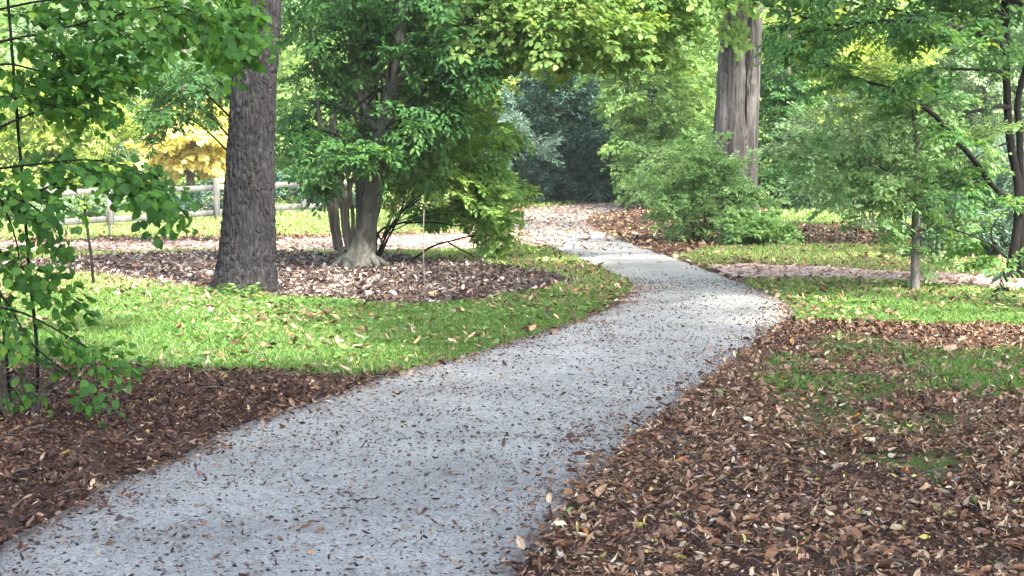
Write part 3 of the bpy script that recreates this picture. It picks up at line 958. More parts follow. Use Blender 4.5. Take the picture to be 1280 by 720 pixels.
for k, (pts, r0, dd) in enumerate(limbs):
    cc = catmull([P(x, y, D5 + 2.4 * dd * min(1, 2.2 * i / len(pts))) for i, (x, y) in enumerate(pts)], 60)
    tg = unit(np.gradient(cc, axis=0))
    n = [34, 10, 18, 7, 7, 7, 4, 3, 10, 14, 14, 3, 12][k]
    i = np.minimum(59, (rng.rand(n) ** .7 * 60).astype(int))
    side = rng.choice([-1, 1], n)
    d = tg[i] * .6 + np.stack([rng.randn(n) * .5, side * .9 + rng.randn(n) * .3, rng.randn(n) * .18 - .12], 1)
    place_sprays(mb, tb, SP_MED, cc[i] + rng.randn(n, 3) * .06, unit(d), unit(np.array([0, 0, 1]) + rng.randn(n, 3) * .22), .38 + .25 * rng.rand(n), OVAL, rng, lsize=.8)
part(mb, 'crown', M['darkgreen'], dk)
part(tb, 'twigs', M['bark_black'], dk)
crown(dk, [C(1150, -46, D5 - .5, 170, 34, 1.5, 100), C(1020, -35, D5 - .8, 100, 30, 1.2, 50), ((b[0] + .5, D5 + .5, 6), (3, 3, 1.8), 120), ((b[0] - 2.5, D5 - .5, 5.8), (2.4, 2.4, 1.1), 80), C(1240, 15, D5 + .3, 50, 25, .8, 50), C(1020, 5, D5 - .9, 50, 12, .8, 14)],
      M['darkgreen'], SP_MED, OVAL, 22, M['bark_black'], scale=.6, lsize=1.0, droop=.25, layer=.25, limb_from=lambda c: (b[0], D5, 3.4), limb_r=.04, name='upper_crown', subl=.08, dens=.3)
# low leafy twig of the same tree hanging over the lawn
mb, tb = MB(), MB()
DT = D5 - 2.6
for k, pts in enumerate(([(1272, 335), (1262, 345), (1252, 340), (1250, 362), (1240, 372), (1205, 378)], [(1252, 350), (1262, 375), (1270, 392)], [(1250, 362), (1225, 366), (1180, 382)], [(1250, 365), (1236, 384), (1215, 392)])):
    W = [P(x, y, D5 - 2.6 * min(1, (i + (1 if k else 0)) / 3)) for i, (x, y) in enumerate(pts)]
    tb.tube(W, [.008, .003], 5, 20, wob=.5, seed=k)
    cc = catmull(W, 40)[12:]
    n = 16
    i = rng.randint(0, 28, n)
    dd = np.column_stack([rng.randn(n) * .8, rng.randn(n) * .6, -.3 - rng.rand(n) * .4])
    mb.leaves(cc[i] + rng.randn(n, 3) * .012, dd, unit(rng.randn(n, 3) * .5 + np.array([0, 0, 1])), .085 + .05 * rng.rand(n), OVAL, rng.rand(n) * .4)
o = part(mb, 'low_twig_leaves', M['holly'], dk)  # darker than the crown leaves: silhouette put into the colour
part(tb, 'low_twig', M['bark_black'], dk)

# small grey-trunk tree on the right lawn
b = G(1144, 366)
D6 = b[1]
st = thing('small_tree', 'small tree with slim straight grey trunk and grey-green crown on the right lawn', 'tree', (b[0], D6, 0))
mb = MB()
trunk_mesh(mb, [tuple(P(1144, 372, D6)), tuple(P(1144, 330, D6)), tuple(P(1145, 280, D6)), tuple(P(1146, 220, D6)), tuple(P(1144, 150, D6))], [.056, .05, .047, .04, .025], ns=32, nz=80, ridge=.004, flare=.2, flare_h=.08, seed=7)
part(mb, 'trunk', M['bark_grey'], st, True)
cl = [C(1075, 185, D6, 66, 36, .6, 150), C(1140, 140, D6 + .2, 66, 42, .6, 150), C(1205, 180, D6 + .6, 50, 44, .6, 100), C(1040, 215, D6, 45, 22, .5, 50), C(1090, 258, D6 - .3, 45, 20, .6, 60), C(1050, 235, D6 - .2, 42, 20, .5, 60), C(1195, 270, D6 + .4, 40, 22, .6, 34), C(1105, 300, D6 - .2, 24, 10, .4, 14), C(1020, 190, D6 + .2, 35, 18, .5, 40), C(1110, 220, D6 - .4, 34, 16, .5, 40), C(1165, 318, D6 + .1, 24, 8, .3, 6), C(1142, 252, D6 - .45, 28, 24, .25, 44), C(1150, 200, D6 - .4, 30, 20, .25, 30)]
crown(st, cl, M['softgreen'], SP_FINE, OVAL, 23, M['bark_brown'], scale=.45, lsize=.75, droop=.15, layer=.15, core=.1, limb_from=lambda c: P(1145, 235, D6), limb_r=.013, subl=.2, dens=.22)

# giant pale twin-trunk tree
b = G(918, 262)
D7 = 42
gt = thing('twin_trunk_tree', 'massive old tree with pale stringy-barked double trunk behind the grey-green shrub', 'tree', (P(915, 262, D7)[0], D7, 0))
mb = MB()
trunk_mesh(mb, [(P(908, 262, D7)[0], D7, -.1)] + [tuple(P(x, y, D7)) for x, y in ((910, 220), (913, 120), (917, 20), (923, -150))], [.46, .42, .37, .34, .3], ns=150, nz=260, ridge=.06, fr=11, zs=.05, flare=.25, flare_h=.5, lobes=6, seed=12)
part(mb, 'trunk', M['bark_pale'], gt, True)
mb = MB()
trunk_mesh(mb, [(P(937, 262, D7)[0], D7 + .25, -.1)] + [tuple(P(x, y, D7 + .25)) for x, y in ((935, 220), (939, 120), (944, 30), (957, -150))], [.25, .23, .21, .19, .17], ns=90, nz=220, ridge=.04, fr=11, zs=.05, flare=.2, flare_h=.5, lobes=4, seed=14)
part(mb, 'trunk', M['bark_pale'], gt, True)
crown(gt, [((9, 42, 10), (4.5, 4, 3), 160), ((4, 43, 11), (4, 4, 2.5), 150), (P(925, -10, D7 - 1.5), (1.3, .8, .4), 30), (P(912, 24, D7 - 1), (.4, .4, .35), 5)], M['palegreen'], SP_MED, WIDE, 24, M['bark_pale'], scale=1.1, lsize=1.6, limb_from=lambda c: (6.1, 42, 6), limb_r=.15, subl=.08)

# grey-green shrub and low light shrub beside it
def bush(name, label, px, py, D, clumps, mat, sset, shape, seed, scale=.45, lsize=1.0, nst=9, bark='bark_brown', cat='shrub', droop=-.2, layer=0, core=.3, spread=.5, group=None, dens=.5):
    bx = P(px, py, D)
    r = thing(name, label, cat, (bx[0], D, 0), group)
    rg = np.random.RandomState(seed)
    for k in range(nst):
        mb = MB()
        c, rad, n = clumps[k % len(clumps)]
        e = np.asarray(c) + rg.randn(3) * np.asarray(rad) * .35
        s0 = np.array([bx[0] + rg.randn() * .12, D + rg.randn() * .12, 0])
        mb.tube([s0, s0 * .6 + e * .4 + np.array([0, 0, .1]), e], [.02, .006], 6, 14, wob=.3, seed=k)
        part(mb, 'stem', M[bark], r, True)
    crown(r, clumps, mat, sset, shape, seed, M[bark], scale=scale, lsize=lsize, droop=droop, layer=layer, core=core, name='foliage', dens=dens)
    return r

D8 = G(870, 304)[1]
bush('shrub', 'tall loose grey-green shrub right of the path, in front of the giant trunk', 868, 304, D8, [C(935, 235, D8 + .1, 24, 20, .4, 40), C(905, 205, D8 + .2, 35, 28, .5, 70), C(835, 200, D8 + .2, 30, 28, .5, 60), C(870, 210, D8, 40, 40, .6, 150), C(842, 245, D8, 32, 32, .6, 90), C(900, 240, D8 - .1, 45, 38, .6, 150), C(860, 272, D8 - .3, 48, 22, .5, 110), C(925, 272, D8, 35, 22, .5, 80), C(815, 232, D8 + .3, 16, 16, .4, 20), C(885, 185, D8, 22, 22, .4, 40), C(945, 245, D8, 25, 20, .4, 40)],
     M['softgreen'], SP_FINE, OVAL, 31, scale=.55, lsize=.9, nst=16, dens=.22)
D9 = G(960, 309)[1]
bush('shrub', 'low light-green shrub at the right foot of the tall grey-green shrub', 955, 309, D9, [C(960, 292, D9, 28, 16, .4, 110), C(930, 288, D9 - .2, 25, 18, .35, 70), C(975, 296, D9, 15, 12, .3, 30), C(945, 272, D9, 22, 12, .3, 40)], M['softgreen'], SP_FINE, OVAL, 32, scale=.34, lsize=1.0, nst=8)

# dead brown brush bank
bb = thing('dead_brush', 'low bank of brown dead stems behind the right lawn', 'brush', tuple(G(1060, 303)))
rng = np.random.RandomState(8)
mb = MB()
for k in range(420):
    px_ = 985 + rng.rand() * 180 if rng.rand() < .8 else 1160 + rng.rand() * 130
    a0 = G(px_, 303 + rng.rand() * 5 + (px_ - 985) * .02)
    e = a0 + np.array([rng.randn() * .3, rng.randn() * .25, .08 + .32 * rng.rand()])
    mb.tube([a0, (a0 + e) / 2 + rng.randn(3) * .06, e], [.012, .004], 4, 6)
part(mb, 'stems', M['bark_brown'], bb)
mb = MB()
n = 4000
px_ = 985 + rng.rand(n) * 300
base = np.array([G(x, 301 + r * 8 + (x - 985) * .02) for x, r in zip(px_, rng.rand(n))])
base[:, 2] = rng.rand(n) ** 1.6 * .33
mb.leaves(base, rng.randn(n, 3), unit(rng.randn(n, 3)), .06 + .05 * rng.rand(n), OVAL, rng.rand(n))
part(mb, 'dead_leaves', M['litter_dark'], bb)

# blue-green conifer-like shrubs behind right
bush('juniper', 'blue-green feathery evergreen behind the slim grey trunk near the right edge', 1205, 318, 24, [C(1190, 270, 24, 45, 40, .7, 110), C(1240, 275, 24, 35, 40, .7, 90), C(1215, 225, 24.3, 45, 40, .7, 100), C(1260, 225, 24.5, 40, 45, .7, 90), C(1280, 290, 24, 40, 40, .7, 80)], M['silver'], SP_NEEDLE, THINL, 33, scale=.5, lsize=1.2, nst=10, cat='evergreen')
bush('shrub', 'pale silvery shrub in the distance between the giant trunk and the slim tree', 1080, 290, 31, [C(1020, 180, 34, 50, 45, 1.0, 110), C(1100, 160, 33, 60, 55, 1.0, 130), C(1060, 225, 31, 60, 40, .9, 90)], M['greygreen'], SP_FINE, OVAL, 34, scale=.75, lsize=1.1, nst=8)

# dark evergreens at the bend of the path
D10 = 51
bush('evergreen_shrub', 'dark blue-green evergreen shrub at the far bend of the path, right one', 725, 250, D10, [C(690, 225, D10 - .5, 50, 26, 1.1, 130), C(740, 232, D10 - .5, 34, 20, 1.0, 80), C(700, 205, D10, 55, 45, 1.3, 150), C(745, 220, D10, 35, 35, 1.1, 90), C(690, 150, D10 + 1, 50, 50, 1.2, 130), C(740, 165, D10 + 1, 40, 40, 1.1, 110), C(700, 105, D10 + 1.5, 50, 35, 1.2, 100)], M['holly'], SP_FINE, OVAL, 35, scale=1.0, lsize=1.6, nst=8, core=.3, dens=.85, bark='bark_black')
bush('evergreen_shrub', 'dark evergreen shrub just left of the far bend, beside the arching shrub', 640, 248, D10 - 2, [C(640, 220, D10 - 2, 45, 30, 1.1, 100), C(620, 180, D10 - 1, 40, 45, 1.1, 110), C(655, 160, D10, 35, 45, 1.1, 90)], M['holly'], SP_FINE, OVAL, 36, scale=1.0, lsize=1.6, nst=8, core=.3, dens=.85, bark='bark_black')
bush('evergreen_shrub', 'feathery grey-blue young conifer in front of the dark evergreens', 665, 240, D10 - 4, [C(645, 172, D10 - 4, 30, 18, .8, 24), C(672, 186, D10 - 4, 30, 10, .8, 14), C(640, 135, D10 - 4, 26, 22, .8, 14)], M['silver'], SP_NEEDLE, THINL, 37, scale=.9, lsize=1.6, nst=3, core=.2, bark='bark_black')

# fine-leaved light tree between the bend and the giant trunk
def wood_tree(name, label, px, D, clumps, mat, seed, sset=SP_FINE, shape=OVAL, scale=1.0, lsize=1.6, bark='bark_brown', r=.13, group=None, layer=0, cat='tree', htop=7, core=.3):
    x = P(px, 250, D)[0]
    t = thing(name, label, cat, (x, D, 0), group)
    mb = MB()
    trunk_mesh(mb, [(x, D, -.1), (x + .1, D, 1.5), (x - .05, D, 3.5), (x, D, htop)], [r, r * .85, r * .7, r * .35], ns=20, nz=60, ridge=.01, seed=seed)
    part(mb, 'trunk', M[bark], t, True)
    crown(t, clumps, mat, sset, shape, seed, M[bark], scale=scale, lsize=lsize, droop=.2, layer=layer, core=core, limb_from=lambda c: (x, D, max(.8, min(htop * .9, c[2] * .6))), limb_r=r * .35, subl=.1, dens=.4)
    return t

wood_tree('broadleaf_tree', 'fine-leaved light green tree leaning over the far path left of the giant trunk', 815, 46, [C(815, 120, 46, 66, 55, 1.6, 310), C(805, 190, 46, 42, 46, 1.4, 220), C(830, 215, 45, 60, 42, 1.4, 200), C(780, 70, 47, 60, 50, 1.5, 200), C(840, 60, 47, 60, 50, 1.5, 200), C(815, 236, 45, 36, 20, 1.0, 80), C(855, 150, 45.5, 38, 50, 1.2, 130), C(782, 140, 46.5, 24, 45, 1.2, 90), C(780, 0, 47, 120, 50, 2.2, 200)], M['palegreen'], 41, scale=.8, lsize=1.3)
wood_tree('broadleaf_tree', 'dark-leaved tree immediately right of the giant trunk', 985, 45, [C(985, 150, 45, 45, 60, 1.4, 200), C(1000, 215, 44, 55, 32, 1.2, 140), C(970, 80, 45, 45, 50, 1.3, 150), C(1040, 250, 44, 50, 16, 1.0, 60)], M['beech'], 42, scale=.9, lsize=1.5)
wood_tree('broadleaf_tree', 'yellow-green tree farther right of the giant trunk, sunlit', 1060, 52, [C(1040, 120, 52, 80, 60, 1.8, 260), C(1100, 60, 52, 90, 60, 1.8, 260), C(1000, 40, 52, 70, 50, 1.6, 180), C(1140, 150, 52, 80, 60, 1.8, 220)], M['limegreen'], 43, scale=1.1, lsize=1.6)
wood_tree('broadleaf_tree', 'pale green sunlit tree behind the dark tree at the right edge', 1230, 48, [C(1210, 110, 48, 90, 60, 1.8, 260), C(1260, 180, 48, 70, 60, 1.8, 200), C(1240, 30, 48, 90, 50, 1.8, 220), C(1290, 90, 48, 60, 80, 1.5, 150)], M['greygreen'], 44, scale=1.1, lsize=1.6)
wood_tree('autumn_tree', 'small pale yellow tree behind the fence left of the big furrowed trunk', 235, 46, [C(235, 165, 46, 48, 48, 1.2, 200), C(205, 190, 46, 30, 22, .8, 60), C(265, 185, 46, 26, 26, .8, 50)], M['yellow'], 45, sset=SP_MED, shape=WIDE, scale=.8, lsize=1.6)
wood_tree('broadleaf_tree', 'dark-leaved tree behind the big furrowed trunk, drooping over the yellow tree', 303, 27, [C(215, 140, 27, 55, 26, .9, 46), C(262, 90, 27, 50, 30, .9, 70), C(190, 110, 27, 40, 25, .9, 30), C(180, 60, 27, 60, 26, 1, 46), C(380, 20, 27, 50, 30, 1.2, 26)], M['beech'], 46, sset=SP_MED, scale=.7, lsize=1.0, r=.07, layer=.2, bark='bark_black')
wood_tree('broadleaf_tree', 'bright lime-green tree behind the fence at the far left', 60, 50, [C(50, 200, 50, 90, 40, 1.6, 240), C(110, 150, 50, 70, 50, 1.6, 240), C(20, 120, 50, 80, 60, 1.6, 220), C(130, 215, 50, 50, 25, 1.2, 100)], M['limegreen'], 47, scale=1.1, lsize=1.6)
wood_tree('broadleaf_tree', 'pale grey-green tree rising behind the yellow tree', 175, 56, [C(160, 100, 56, 80, 60, 1.8, 260), C(230, 50, 56, 90, 60, 1.8, 260), C(140, 180, 56, 60, 50, 1.6, 160), C(100, 40, 56, 90, 60, 1.8, 220)], M['greygreen'], 48, scale=1.2, lsize=1.6)
wood_tree('broadleaf_tree', 'light green tree seen through the leaves behind the leaning tree', 430, 48, [C(400, 100, 48, 90, 60, 1.6, 260), C(480, 60, 48, 90, 60, 1.6, 260), C(380, 190, 48, 60, 40, 1.4, 160), C(470, 180, 48, 80, 50, 1.6, 220)], M['palegreen'], 49, scale=1.1, lsize=1.6)
wood_tree('broadleaf_tree', 'sunlit pale tree above the dark evergreens at the far bend', 600, 60, [C(600, 60, 60, 90, 60, 2, 280), C(690, 50, 60, 90, 60, 2, 280), C(560, 150, 60, 60, 60, 1.8, 200), C(640, 110, 60, 70, 40, 1.8, 150)], M['limegreen'], 50, scale=1.3, lsize=1.7)
bush('shrub', 'dark shrub behind the fence beside the big furrowed trunk', 230, 272, 40, [C(200, 262, 41, 45, 16, .6, 60), C(255, 256, 41, 40, 18, .6, 60), C(370, 235, 44, 40, 16, .6, 50), C(420, 245, 43, 40, 22, .6, 60), C(320, 240, 43, 40, 12, .6, 20)], M['holly'], SP_FINE, OVAL, 51, scale=.6, lsize=1.3, nst=6, core=.5)
bush('shrub', 'pale bright shrub at the left end of the fence', 120, 285, 36, [C(110, 262, 36, 30, 22, .6, 60), C(60, 255, 37, 50, 22, .7, 80), C(160, 245, 43, 30, 20, .6, 40), C(10, 262, 37, 50, 25, .7, 70)], M['greygreen'], SP_FINE, OVAL, 52, scale=.5, lsize=1.3, nst=6)

# far wood: too distant to tell one tree from the next
rng = np.random.RandomState(60)
fw = MB()
tb = MB()
for k in range(64):
    x = -34 + 68 * (k % 32) / 31 + rng.randn() * .6
    y = 74 + (k // 32) * 9 + rng.randn() * 1.6
    h = 8 + 4 * rng.rand()
    tb.tube([(x, y, 0), (x + .2, y, h * .5), (x, y, h * .9)], [.2, .15, .05], 7, 8)
    for zc, rr_, n in ((1.6, 1.9, 50), (3.8, 2.5, 90), (6.4, 2.6, 90), (9, 2.2, 60)):
        if zc > h: break
        bse, d, up = clump_sprays(np.array([x + rng.randn() * .5, y, zc]), (rr_, rr_ * .8, 1.9), n, rng, .2)
        place_sprays(fw, None, SP_MED, bse, d, up, 1.3 + .8 * rng.rand(n), WIDE, rng, lsize=1.9, keep=.55)
o = fw.build('far_woods', M['palegreen'])
tag(o, 'pale green wood closing the view far behind everything', 'woods', kind='stuff')
o = tb.build('far_wood_trunks', M['bark_brown'])
tag(o, 'dim trunks inside the far wood', 'woods', kind='stuff')

# unseen tall trees added outside the frame to shade foreground and path
def shade_tree(x, y, label, seed, cl):
    t = thing('added_shade_tree', label, 'tree', (x, y, 0), 'unseen trees added to shade the path')
    mb = MB()
    trunk_mesh(mb, [(x, y, -.1), (x, y, 3), (x + .2, y, 6), (x + .1, y, 10)], [.36, .3, .26, .12], ns=60, nz=120, ridge=.02, seed=seed)
    part(mb, 'trunk', M['bark_dark'], t, True)
    crown(t, cl, M['darkgreen'], SP_MED, WIDE, seed, M['bark_dark'], scale=1.5, lsize=1.35, limb_from=lambda c: (x + .1, y, 5.5), limb_r=.1, subl=.06, core=.1)

shade_tree(6.4, 1.0, 'unseen tall tree added off the right side to shade the near path', 71, [((4.2, 1.2, 9), (3.0, 3.4, 1.6), 800), ((8, 4.2, 9), (3.0, 3.2, 1.4), 620), ((5.4, 5.4, 9.6), (2.4, 2.2, 1.2), 420), ((8, -1, 9), (3, 3, 1.5), 500)])
shade_tree(-1.6, -5.0, 'unseen tall tree added behind the viewer on the left to shade the near path', 72, [((1.2, -2.2, 9), (3.0, 3.2, 1.6), 800), ((1.0, 3.2, 9.2), (2.6, 2.8, 1.5), 640), ((5.4, -2.5, 9.6), (3, 3, 1.5), 620), ((-2, 1, 9), (2.2, 3, 1.3), 400)])
shade_tree(7.8, 12.0, 'unseen tall tree added off the right side to shade the path beyond the near lawn', 73, [((4.1, 9.8, 9), (1.7, 2.6, 1.3), 300), ((4.8, 14.5, 9), (2.4, 2.6, 1.3), 330), ((7.5, 16, 9.3), (2.4, 2.4, 1.3), 160)])

shade_tree(12.5, 27.0, 'unseen tall tree added right of the frame to shade the far bend', 74, [((6.5, 22, 9.5), (3, 3.4, 1.4), 240), ((7.5, 29, 10), (3.4, 4, 1.5), 300), ((8.5, 36, 10.5), (3.4, 4, 1.5), 260), ((3, 30, 10.5), (2.6, 4, 1.4), 200)])

# ---------------------------------------------------------------- fence
FA, FB = g2(60, 292), g2(470, 262)
fr = thing('wooden_fence', 'weathered white post-and-rail fence crossing behind the left lawn', 'fence', (FA[0], FA[1], 0))
L_ = np.linalg.norm(FB - FA)
dx = (FB - FA) / L_
ax = np.array([[dx[0], dx[1], 0], [-dx[1], dx[0], 0], [0, 0, 1]])
nP = 8
for i in range(nP):
    q = FA + (FB - FA) * i / (nP - 1)
    mb = MB()
    h = .95 + .05 * (i % 3 == 0)
    mb.box((q[0], q[1], h / 2 - .05), .13, .1, h + .1, ax, bev=.008)
    part(mb, 'post', M['wood'], fr)
for i in range(nP - 1):
    q = FA + (FB - FA) * (i + .5) / (nP - 1)
    for zc in (.2, .78):
        mb = MB()
        mb.box((q[0] - dx[1] * .07, q[1] + dx[0] * .07, zc + .01 * math.sin(i * 5 + zc)), L_ / (nP - 1) - .01, .03, .13, ax, bev=.005)
        part(mb, 'rail', M['wood'], fr)

# thin stakes and a sapling whip
def stick(name, label, cat, pts, D, r, mat, leaves=0):
    t = thing(name, label, cat, tuple(P(*pts[0], D)))
    mb = MB()
    W = [P(x, y, D) for x, y in pts]
    W[0][2] = -.03
    mb.tube(W, [r, r * .8], 8, 20)
    part(mb, 'stem' if leaves else 'cane', M[mat], t, True)
    if leaves:
        rg = np.random.RandomState(3)
        cc = catmull(W, 30)[18:]
        mb = MB()
        i = rg.randint(0, 12, leaves)
        mb.leaves(cc[i], rg.randn(leaves, 3), unit(rg.randn(leaves, 3) + np.array([0, 0, 1.5])), .07 + .03 * rg.rand(leaves), WIDE, rg.rand(leaves))
        part(mb, 'leaves', M['limegreen'], t)

Dk = G(531, 380)[1]
stick('garden_cane', 'thin pale upright cane at the front of the mulch bed', 'cane', [(532, 380), (530, 340), (529, 300), (530, 262)], Dk, .007, 'stake')
Dk = G(117, 358)[1]
stick('sapling', 'thin bare young sapling stem on the left lawn', 'sapling', [(117, 358), (114, 320), (109, 285), (104, 245)], Dk, .018, 'bark_black', 14)
Dk = G(137, 300)[1]
stick('garden_cane', 'slim pale stake in front of the left end of the fence', 'cane', [(137, 300), (137, 280), (136, 262)], Dk, .02, 'stake')

# ---------------------------------------------------------------- leaf litter, grass
rng = np.random.RandomState(90)
_w = np.array([1, .6, .9])
CF = [(0, 2, 1), (0, 3, 2), (1, 2, 5), (1, 5, 4), (2, 3, 6), (2, 6, 5), (4, 5, 7), (5, 6, 7)]
CURLS = [S([(0, 0, 0), (.3, .17, .16), (.3, 0, .02), (.3, -.2, .12), (.7, .15, .24), (.7, 0, .1), (.7, -.16, .2), (1, 0, .34)], CF),
         S([(0, 0, .16), (.35, .28, .02), (.3, 0, .12), (.35, -.14, .2), (.7, .2, .0), (.62, 0, .12), (.7, -.08, .24), (.95, .14, .0)], CF),
         S([(0, 0, .1), (.3, .07, .2), (.3, 0, .02), (.3, -.08, .2), (.7, .06, .22), (.7, 0, .0), (.7, -.07, .24), (1, 0, .2)], CF),
         S([(0, 0, 0), (.2, .34, .12), (.36, 0, .05), (.26, -.3, .02), (.6, .38, .22), (.66, .02, .1), (.55, -.34, .2), (1, .06, .3)], CF),
         S([(0, 0, .2), (.4, .14, .02), (.4, 0, .06), (.4, -.16, .0), (.75, .1, .14), (.8, 0, .2), (.75, -.14, .1), (.95, -.05, .42)], CF),
         S([(0, .05, .05), (.25, .2, .25), (.4, .02, .12), (.2, -.18, .02), (.8, .1, .3), (.7, -.06, .16), (.5, -.26, .0), (1, -.12, .1)], CF)]


def frustum_pts(d0, d1, dens, margin=1.15):
    """random ground points per square metre inside the widened view wedge between two distances"""
    k = .32 * margin
    area = k * (d1 ** 2 - d0 ** 2) + 1.2 * (d1 - d0)
    n = int(area * dens)
    y = np.sqrt(d0 ** 2 + (d1 ** 2 - d0 ** 2) * rng.rand(n))
    x = (rng.rand(n) * 2 - 1) * (k * y + .6)
    return np.column_stack([x, y])


def scatter_leaves(name, label, p, size, mat, tilt=.5, lift=.02, z0=None, big=1.3):
    n = len(p)
    mb = MB()
    z = (zg(p) if z0 is None else z0) + .006 + rng.rand(n) * lift
    pos = np.column_stack([p, z])
    d = np.column_stack([rng.randn(n, 2), rng.randn(n) * tilt * .6])
    nm = unit(np.array([0, 0, 1]) + rng.randn(n, 3) * tilt)
    s = size * (.4 + big * rng.rand(n) ** 1.8)
    k = rng.randint(0, len(CURLS), n)
    rn = rng.rand(n)
    for i, sh in enumerate([(a * _w, b) for a, b in CURLS]):
        q = k == i
        mb.leaves(pos[q], d[q], nm[q], s[q], sh, rn[q])
    o = mb.build(name, mat)
    tag(o, label, 'fallen leaves', kind='stuff')
    return o


def choose(p, dens_fn):
    return p[rng.rand(len(p)) < dens_fn(p)]


# near litter beds left and right of the path
p = frustum_pts(3.6, 16.5, 2000)
path, side, bed, g = masks(p)
d = path_dist(p)
litter = (~path) & (g < .05) & (~side) & (~bed)
thin = (~path) & (g > .05) & (g < .99)
pl = p[litter & (p[:, 0] < p[:, 1] * .0 - .3)]
pl = pl[rng.rand(len(pl)) < np.clip(2.6 * fbm(pl[:, 0] * 2, pl[:, 1] * 2, seed=41) - .5, .4, 1)]
scatter_leaves('fallen_leaves', 'damp dark brown leaves carpeting the ground left of the near path', pl, .042, M['litter_dark'], .6, .035)
pr = p[(litter | (thin & (rng.rand(len(p)) < .5))) & (p[:, 0] >= -.3)]
pr = pr[rng.rand(len(pr)) < np.clip(2.6 * fbm(pr[:, 0] * 2.2, pr[:, 1] * 2.2, seed=42) - .5, .42, .95)]
back = pr[:, 1] > 13.2
scatter_leaves('fallen_leaves', 'brown and tan leaves covering the ground right of the near path', pr[~back], .045, M['litter'], .5, .03)
scatter_leaves('fallen_leaves', 'dark band of brown leaves along the right lawn edge', pr[back], .045, M['litter_dark'], .6, .035)
pf = frustum_pts(3.6, 14.5, 2600)
path, side, bed, g = masks(pf)
pf = pf[(~path) & (g < .5)]
pf = pf[rng.rand(len(pf)) < np.clip(2.4 * fbm(pf[:, 0] * 3, pf[:, 1] * 3, seed=46) - .5, .35, 1)]
scatter_leaves('leaf_fragments', 'broken bits of dry leaf and chips strewn through the near leaf litter', pf[pf[:, 0] > -.3], .024, M['litter'], .7, .04)
scatter_leaves('leaf_fragments', 'dark crumbs of leaf and chips in the litter left of the near path', pf[pf[:, 0] <= -.3], .024, M['litter_dark'], .7, .04)
# leaves drifted against both path edges
p = frustum_pts(3.6, 19, 1300)
path, side, bed, g = masks(p)
q = path & (rng.rand(len(p)) < np.exp(-path_dist(p) / .09) * np.clip(2.6 * fbm(p[:, 0] * 1.4, p[:, 1] * 1.4, seed=48) - .5, 0, 1))
scatter_leaves('fallen_leaves', 'brown leaves drifted onto the edges of the grey path', p[q], .045, M['litter'], .35, .012, z0=.02 * np.ones(q.sum()))
# fallen twigs
p = frustum_pts(3.8, 14, 9)
path, side, bed, g = masks(p)
p = p[~path]
mb = MB()
zt = zg(p)
for (x, y), z in zip(p, zt):
    a, l = rng.rand() * 6.28, .06 + .2 * rng.rand() ** 2
    dx_, dy_ = math.cos(a) * l, math.sin(a) * l
    mb.tube([(x, y, z + .03), (x + dx_ * .5 + rng.randn() * .012, y + dy_ * .5 + rng.randn() * .012, z + .045), (x + dx_, y + dy_, z + .03)], [.0035, .0018], 5, 7)
tag(mb.build('fallen_twigs', M['bark_grey']), 'thin fallen twigs lying in the near leaf litter', 'twigs', kind='stuff')
# mulch bed
p = frustum_pts(16, 30, 600)
path, side, bed, g = masks(p)
scatter_leaves('fallen_leaves', 'grey-brown leaves and chips in the mulch bed under the leaning tree', p[bed], .06, M['litter_grey'], .55, .03)
# path leaves, denser towards the camera and the edges
p = frustum_pts(3.6, 22, 520)
path, side, bed, g = masks(p)
d = path_dist(p)
dn = np.clip(
    .08 + .9 * np.exp(-d / .16) + .5 * np.clip(fbm(p[:, 0] * 1.5, p[:, 1] * 1.5, seed=43) - .47, 0, 1) + .35 * np.exp(-(p[:, 1] - 4) / 5), 0, 1)
q = path & (rng.rand(len(p)) < dn * np.where(p[:, 1] > 10, .4, .75))
scatter_leaves('fallen_leaves', 'small dry leaves scattered over the grey gravel path', p[q], .038, M['litter_path'], .22, .003, z0=.02 * np.ones(q.sum()), big=.9)
p = frustum_pts(3.6, 20, 2400)
path, side, bed, g = masks(p)
dn = np.clip(.12 + .25 * np.exp(-(p[:, 1] - 4) / 5) + .9 * np.exp(-path_dist(p) / .15) + 1.6 * np.clip(fbm(p[:, 0] * 2.5, p[:, 1] * 2.5, seed=47) - .5, 0, 1), 0, 1)
q = path & (rng.rand(len(p)) < dn)
scatter_leaves('leaf_crumbs', 'tiny broken leaf fragments strewn over the grey gravel path', p[q], .018, M['litter_path'], .3, .003, z0=.018 * np.ones(q.sum()))
# far path covered by pale leaves, and side paths
p = frustum_pts(22, 52, 170)
path, side, bed, g = masks(p)
q = path & (rng.rand(len(p)) < np.clip((p[:, 1] - 23) / 11, .04, .9) * np.clip(2.4 * fbm(p[:, 0] * .7, p[:, 1] * .5, seed=61) - .2, .3, 1))
scatter_leaves('fallen_leaves', 'pinkish dry leaves covering the far bend of the path', p[q], .065, M['litter_pale'], .3, .006, z0=.022 * np.ones(q.sum()))
p = frustum_pts(17, 34, 520)
path, side, bed, g = masks(p)
s2 = masks(p + rng.randn(*p.shape) * .22)[1]
side = (side | s2) & ~path
scatter_leaves('fallen_leaves', 'pale dry leaves lying along the side paths', p[side], .065, M['litter_side'], .3, .012)
p = frustum_pts(22, 48, 130)
path, side, bed, g = masks(p)
q = (~path) & (~bed) & (~side) & (g < .05)
scatter_leaves('fallen_leaves', 'tan and orange leaves heaped under the shrubs right of the far path', p[q], .08, M['litter'], .5, .03)
